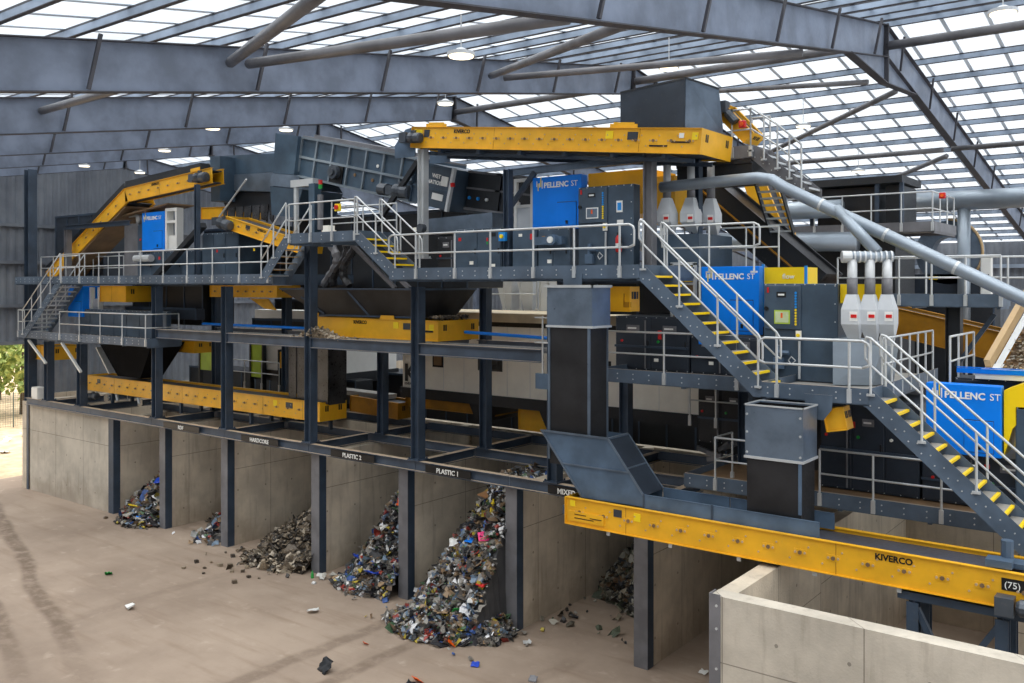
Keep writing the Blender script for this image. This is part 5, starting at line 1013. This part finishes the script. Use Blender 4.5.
for x0, x1, z0, z1, c, lab in ((-37.9, -36.9, 5.3, 6.35, 'lime', 'lime green panel behind the column over the rubble bay'), (-34.0, -33.2, 5.2, 6.8, 'lime', 'narrow lime green panel behind the low rail'), (-32.0, -31.2, 5.7, 6.4, 'yellow', 'small yellow bracket right of the narrow lime panel')):
    t = thing('guard_screen', lab, 'panel', ((x0+x1)/2, 25.2, z0)); MB().box(x0, x1, 25.1, 25.2, z0, z1).build('sheet', c, t); MB().box(x0-.08, x0, 25.05, 25.25, 4.3, z1+.1).box(x1, x1+.08, 25.05, 25.25, 4.3, z1+.1).build('frame', 'blackmach', t)
tag(MB().tube([(-32, 21.3, 7.75), (-24, 21.3, 7.75)], .05, 8).build('blue_pipe', 'blue'), 'thin blue pipe along the mid level far span', 'pipe'); tag(MB().tube([(-18.2, 21.3, 7.85), (-14, 21.3, 7.75)], .05, 8).build('blue_pipe', 'blue'), 'thin blue pipe in front of the cabin roof', 'pipe')
t = thing('small_rail_ladder', 'short galvanised ladder with grey box left of the tall duct', 'ladder', (-13.7, 19.2, 6.8)); MB().tube([(-13.75, 19.2, 6.9), (-13.75, 19.2, 8.5)], .025).tube([(-13.5, 19.2, 6.9), (-13.5, 19.2, 8.5)], .025).tube([(-14.0, 19.2, 7.8), (-13.4, 19.2, 7.8)], .022).tube([(-14.0, 19.2, 8.45), (-13.4, 19.2, 8.45)], .022).build('tubes', 'galv', t); MB().box(-13.95, -13.5, 19.15, 19.25, 6.6, 7.0).build('box', 'chute', t)
# left sorter group
t = thing('grey_cabinet', 'pale grey brown cabinet left of the far blue hood', 'cabinet', (-36.7, 21, 9.5)); MB().box(-36.85, -35.75, 20.7, 21.15, 9.55, 11.9).build('body', 'tubesteel', t, bev=.02)
cabinet('dark cabinet tight against the far blue hood', -35.74, -35.3, 20.68, 21.15, 9.55, 11.85, 'darkcab', 1, lights=(((.1, .08), -35.5, 11.2, 'red'),))
hood('far blue sorter hood on the long left walkway', -35.28, -33.6, 20.6, 20.95, 10.7, 12.3, .2, tx=-35.15)
t = thing('open_frame', 'white open frame right of the far blue hood', 'frame', (-33.1, 20.8, 10.7)); MB().box(-33.55, -33.43, 20.6, 20.9, 10.75, 12.4).box(-32.85, -32.73, 20.6, 20.9, 10.75, 12.4).box(-33.43, -32.85, 20.6, 20.9, 12.28, 12.4).box(-33.43, -32.85, 20.6, 20.9, 11.8, 11.9).build('bars', 'white', t); MB().box(-33.43, -32.85, 20.7, 20.75, 10.75, 11.3).build('panel', 'white', t)
cabinet('dark low machine front under the far blue hood with red and blue boxes', -35.7, -31.5, 20.7, 21.15, 9.55, 10.65, 'darkcab', 4, lights=(((.12, .12), -34.1, 10.4, 'red'), ((.2, .2), -33.2, 10.35, 'lightblue')))
t = thing('air_valve_unit', 'grey valve cluster below the far blue hood', 'pump', (-35, 20.5, 10.3)); MB().tube([(-35.6, 20.5, 10.4), (-34.4, 20.5, 10.4)], .15, 10).tube([(-35.2, 20.5, 10.4), (-35.2, 20.5, 10.65)], .08).build('body', 'galv', t)
tag(MB().tube([(-37.0, 20.9, 12.3), (-36.2, 20.9, 12.35), (-36.0, 20.9, 12.2), (-36.0, 20.9, 11.9)], .13, 10).build('elbow_pipe', 'galv', smooth=True), 'silver elbow pipe above the dark cabinet by the far blue hood', 'pipe')
tag(MB().bar((-34.0, 20.4, 9.55), (-30.6, 20.4, 11.6), .25, .2).build('diagonal_brace', 'blackmach'), 'black diagonal chute right of the far blue hood', 'chute')
cabinet('grey feed casing under the short sloping conveyor', -31.2, -28.9, 20.75, 21.9, 9.55, 11.3, 'darkcab', 3, lights=(((.1, .1), -30.2, 10.6, 'red'), ((.1, .1), -27.9, 10.6, 'lblyellow')))
t = thing('sheet_hopper', 'big folded grey sheet hopper at the head of the bent conveyor', 'hopper', (-30.3, 22.5, 12.5))
MB().prism([(-32.4, 14.55), (-28.0, 14.3), (-28.1, 13.6), (-32.4, 13.75)], 21.9, 23.8).build('upper_shell', 'screenpanel', t); MB().prism([(-32.4, 13.74), (-28.1, 13.58), (-28.3, 12.85), (-31.9, 13.15)], 21.85, 23.8).build('middle_shell', 'sheetsteel', t); MB().prism([(-31.9, 13.13), (-28.3, 12.83), (-28.6, 12.3), (-31.4, 12.3)], 22.0, 23.6).build('lower_shell', 'blackmach', t); MB().box(-31.3, -30.7, 21.2, 21.9, 12.6, 14.35).build('side_post', 'screenpanel', t)
m = MB()
for i in range(12): x = -31.0+i*.26; m.prism([(x, 12.35), (x+.24, 12.35), (x+.16+.06*(i % 2), 11.75-.08*(i % 3)), (x+.02, 11.8)], 21.55+.03*(i % 2), 21.6+.03*(i % 2))
tag(m.build('fringe_curtain', 'curtain'), 'ragged black curtain hanging below the folded grey hopper', 'curtain')
tag(MB().tube([(-30.0, 20.6, 11.8), (-28.2, 20.6, 13.2)], .035).build('stay_rod', 'galv'), 'thin stay rod in front of the folded grey hopper', 'rod')
t = thing('machine_stand', 'pale pipe stand with lamp in front of the ribbed screen', 'stand', (-25, 20.8, 10.7)); MB().tube([(-25.6, 20.8, 10.8), (-25.6, 20.8, 13.0)], .09).box(-25.8, -24.6, 20.7, 20.95, 12.75, 13.0).build('post', 'galv', t); MB().box(-24.7, -24.4, 20.6, 20.9, 10.8, 12.8).build('column', 'screenpanel', t); MB().tube([(-24.2, 20.7, 11.2), (-24.2, 20.7, 12.4)], .1).build('cylinder', 'tubesteel', t); MB().tube([(-24.2, 20.7, 12.6), (-24.2, 20.7, 12.75)], .07).build('green_lamp', 'green', t); MB().tube([(-24.2, 20.7, 12.75), (-24.2, 20.7, 12.9)], .07).build('red_lamp', 'red', t)
t = thing('stop_station', 'red and yellow emergency stop box on the high landing rail', 'switch box', (-20.6, 18.3, 11.5)); MB().box(-20.7, -20.5, 18.25, 18.33, 11.5, 11.72).build('body', 'lblyellow', t); MB().cyl((-20.6, 18.25, 11.61), (-20.6, 18.2, 11.61), .07).build('button', 'red', t)
tag(MB().box(-22.5, -22.15, 19.3, 19.6, 10.76, 11.05).box(-22.47, -22.2, 19.32, 19.58, 11.05, 11.2).build('cardboard_box', 'cream'), 'pale box standing on the high landing', 'box')
t = thing('corrugated_hose', 'black corrugated hoses hanging beside the tall front column', 'hose', (-23, 21, 9.2)); 
for k in range(3): 
    m = MB(); pts = [(-23.6+k*.5+.35*math.sin(i*.35+k), 20.6, 10.7-i*.12) for i in range(13)]; m.tube(pts, [.12+.03*(i % 2) for i in range(13)], 8); m.build('hose', 'curtain' if k else 'tubesteel', t)
for a, lab in ((-20.9, 'upper'), (-20.3, 'lower')): tag(MB().bar((a-1.3, 20.2, 10.7), (a+.8, 20.2, 9.2), .1, .12).build('diagonal_brace', 'tubesteel'), '%s of two slanting bars in the dark under the landing stairs' % lab, 'brace')
column('post of the small dark portal over the far stair head', -40.3, 20.0, 9.5, 11.75, .24, False, 'tubesteel'); beam('dark beam of the small portal over the far stair head', (-40.5, 20.0, 11.86), (-35.2, 20.0, 11.86), .2, .2, 'column')
# lower left things
hood('small blue hood under the long walkway beside the yellow end box', -40.3, -39.0, 20.0, 20.9, 7.9, 9.25, .16, logo=False)
t = thing('open_frame', 'pale frame beside the small blue hood under the walkway', 'frame', (-38.7, 20.5, 7.8)); MB().box(-39.0, -38.9, 20.3, 20.5, 7.7, 9.2).box(-38.3, -38.2, 20.3, 20.5, 7.7, 9.2).build('bars', 'white', t); MB().box(-38.9, -38.3, 20.4, 20.45, 7.7, 8.7).build('panel', 'galv', t)
cabinet('dark blue cabinets on the lower left walkway', -39.5, -32.6, 20.1, 20.28, 7.12, 8.25, 'darkcab', 7, handles=False)
t, B, L = conveyor('short orange yellow conveyor below the lower left walkway at the back', (-36.2, 22.0, 6.95), (-33.6, 22.0, 6.95), 1.0, .5, bosses=False, mat='yellow')
t = thing('discharge_hopper', 'black tapering hopper below the lower left walkway', 'hopper', (-36, 21, 5.4)); MB().frustum([(-37.2, 20.6, 5.4), (-35.4, 20.6, 5.4), (-35.4, 21.6, 5.4), (-37.2, 21.6, 5.4)], [(-38.5, 20.4, 6.9), (-34.2, 20.4, 6.9), (-34.2, 21.9, 6.9), (-38.5, 21.9, 6.9)]).build('body', 'mattblack', t); MB().bar((-38.3, 20.35, 6.6), (-37.5, 20.5, 5.5), .3, .05).build('pale_chute', 'galv', t)
for p, q, lab in (((-41.6, 18.9, 6.85), (-40.0, 18.9, 5.9), 'pale brace under the foot of the far left stairs'), ((-38.6, 18.9, 6.85), (-37.0, 18.9, 5.7), 'pale brace right of the yellow conveyor end')): tag(MB().bar(p, q, .1, .08).build('diagonal_brace', 'galv'), lab, 'brace')
cabinet('small white box at the far end on top of the concrete', -42.0, -41.4, 19.2, 19.55, 4.2, 4.72, 'white', 1, handles=False)
rail('pale rail over the far end of the concrete bays', [(-39.6, 21.5, 4.2), (-38.0, 21.5, 4.2)], spacing=.8, h=.6, foot=False)

# ================================================================== OUTSIDE
rnd = random.Random(2)
def tree(label, x, y, h, r, seed, n=2600):
    rnd = random.Random(seed); t = thing('leafy_tree', label, 'tree', (x, y, 0), 'trees outside the gable opening')
    MB().tube([(x, y, -.2), (x+.1, y, h*.35), (x-.1, y+.1, h*.7)], [.28, .2, .08], 8).build('trunk', 'bark', t, True); m = MB()
    for i in range(n):
        a, b = rnd.uniform(0, 6.283), math.acos(rnd.uniform(-1, 1)); k = r*(.6+.4*rnd.random())*(1+.25*noise.noise(V((math.cos(a)*2, math.sin(a)*2, b+seed))))
        c = V((x+k*math.sin(b)*math.cos(a), y+k*math.sin(b)*math.sin(a), h*.58+k*math.cos(b)*h*.42/r)); s = rnd.uniform(.14, .3)
        u = V((rnd.uniform(-1, 1), rnd.uniform(-1, 1), rnd.uniform(-1, 1))).normalized()*s; w = u.orthogonal().normalized()*s*.7
        m.add([c-u, c+w, c+u, c-w], [(0, 1, 2, 3)])
    m.build('foliage', 'leaf', t)
tree('pale green leafy tree beyond the fence, nearest the concrete corner', -68, 30.5, 8.5, 3.4, 1); tree('second leafy tree further out beyond the fence', -70, 25.5, 9, 3.8, 2); tree('tree behind the others beyond the fence', -78, 33, 10, 4.2, 3); tree('low leafy tree seen at the picture edge', -66, 21.5, 7.5, 3.2, 4)
t = thing('mesh_fence', 'thin wire mesh fence outside before the trees', 'fence', (-62, 24, 0))
for i in range(10): MB().tube([(-62, 14+i*2.2, 0), (-62, 14+i*2.2, 2.3)], .04, 6).build('post', 'wiremesh', t)
m = MB()
for i in range(16): m.box(-62.008, -61.992, 14, 34, .1+i*.14, .112+i*.14)
for i in range(130): m.box(-62.006, -61.994, 14+i*.153, 14.01+i*.153, .05, 2.25)
m.build('wire_panel', 'wiremesh', t)
for i, (x, y) in enumerate(((-58, 26.0), (-55.5, 25.2), (-53, 22.8), (-57, 24.6))): piece('pale scrap %s on the sandy ground outside' % ('beside the fence', 'half way to the fence', 'just beyond the concrete corner', 'lying second from the fence')[i], 'paper_scrap', 'litter', 'white', (x, y, .05), .5, 'film', 40+i, 'litter outside')

# ================================================================== LIGHT AND CAMERA
w = bpy.data.worlds.new('sky'); bpy.context.scene.world = w; w.use_nodes = True; nt = w.node_tree; nt.nodes.clear()
o = nt.nodes.new('ShaderNodeOutputWorld'); bg = nt.nodes.new('ShaderNodeBackground'); bg.inputs[0].default_value = (.92, .96, 1, 1); bg.inputs[1].default_value = 1.3
nt.links.new(bg.outputs[0], o.inputs[0])
s = bpy.data.lights.new('overcast_sun', 'SUN'); s.energy = 6.6; s.angle = 1.6; s.color = (1, .97, .92)
so = bpy.data.objects.new('overcast_sun', s); C.objects.link(so); so.rotation_euler = (math.radians(11), math.radians(-2), 0); so.location = (0, 0, 40)
cam = bpy.data.cameras.new('camera'); co = bpy.data.objects.new('camera', cam); C.objects.link(co)
co.location = (0, 0, 9.3); co.rotation_euler = (math.radians(90), 0, math.atan2(.6094, .7929))
cam.sensor_width = 36; cam.lens = 908/1024*36; cam.shift_y = -(341.5-285)/1024; cam.clip_start = .1; cam.clip_end = 400
sc = bpy.context.scene; sc.camera = co
sc.view_settings.view_transform = 'Standard'; sc.view_settings.look = 'None'; sc.view_settings.gamma = 1; sc.view_settings.use_curve_mapping = False; sc.view_settings.exposure = 0.14
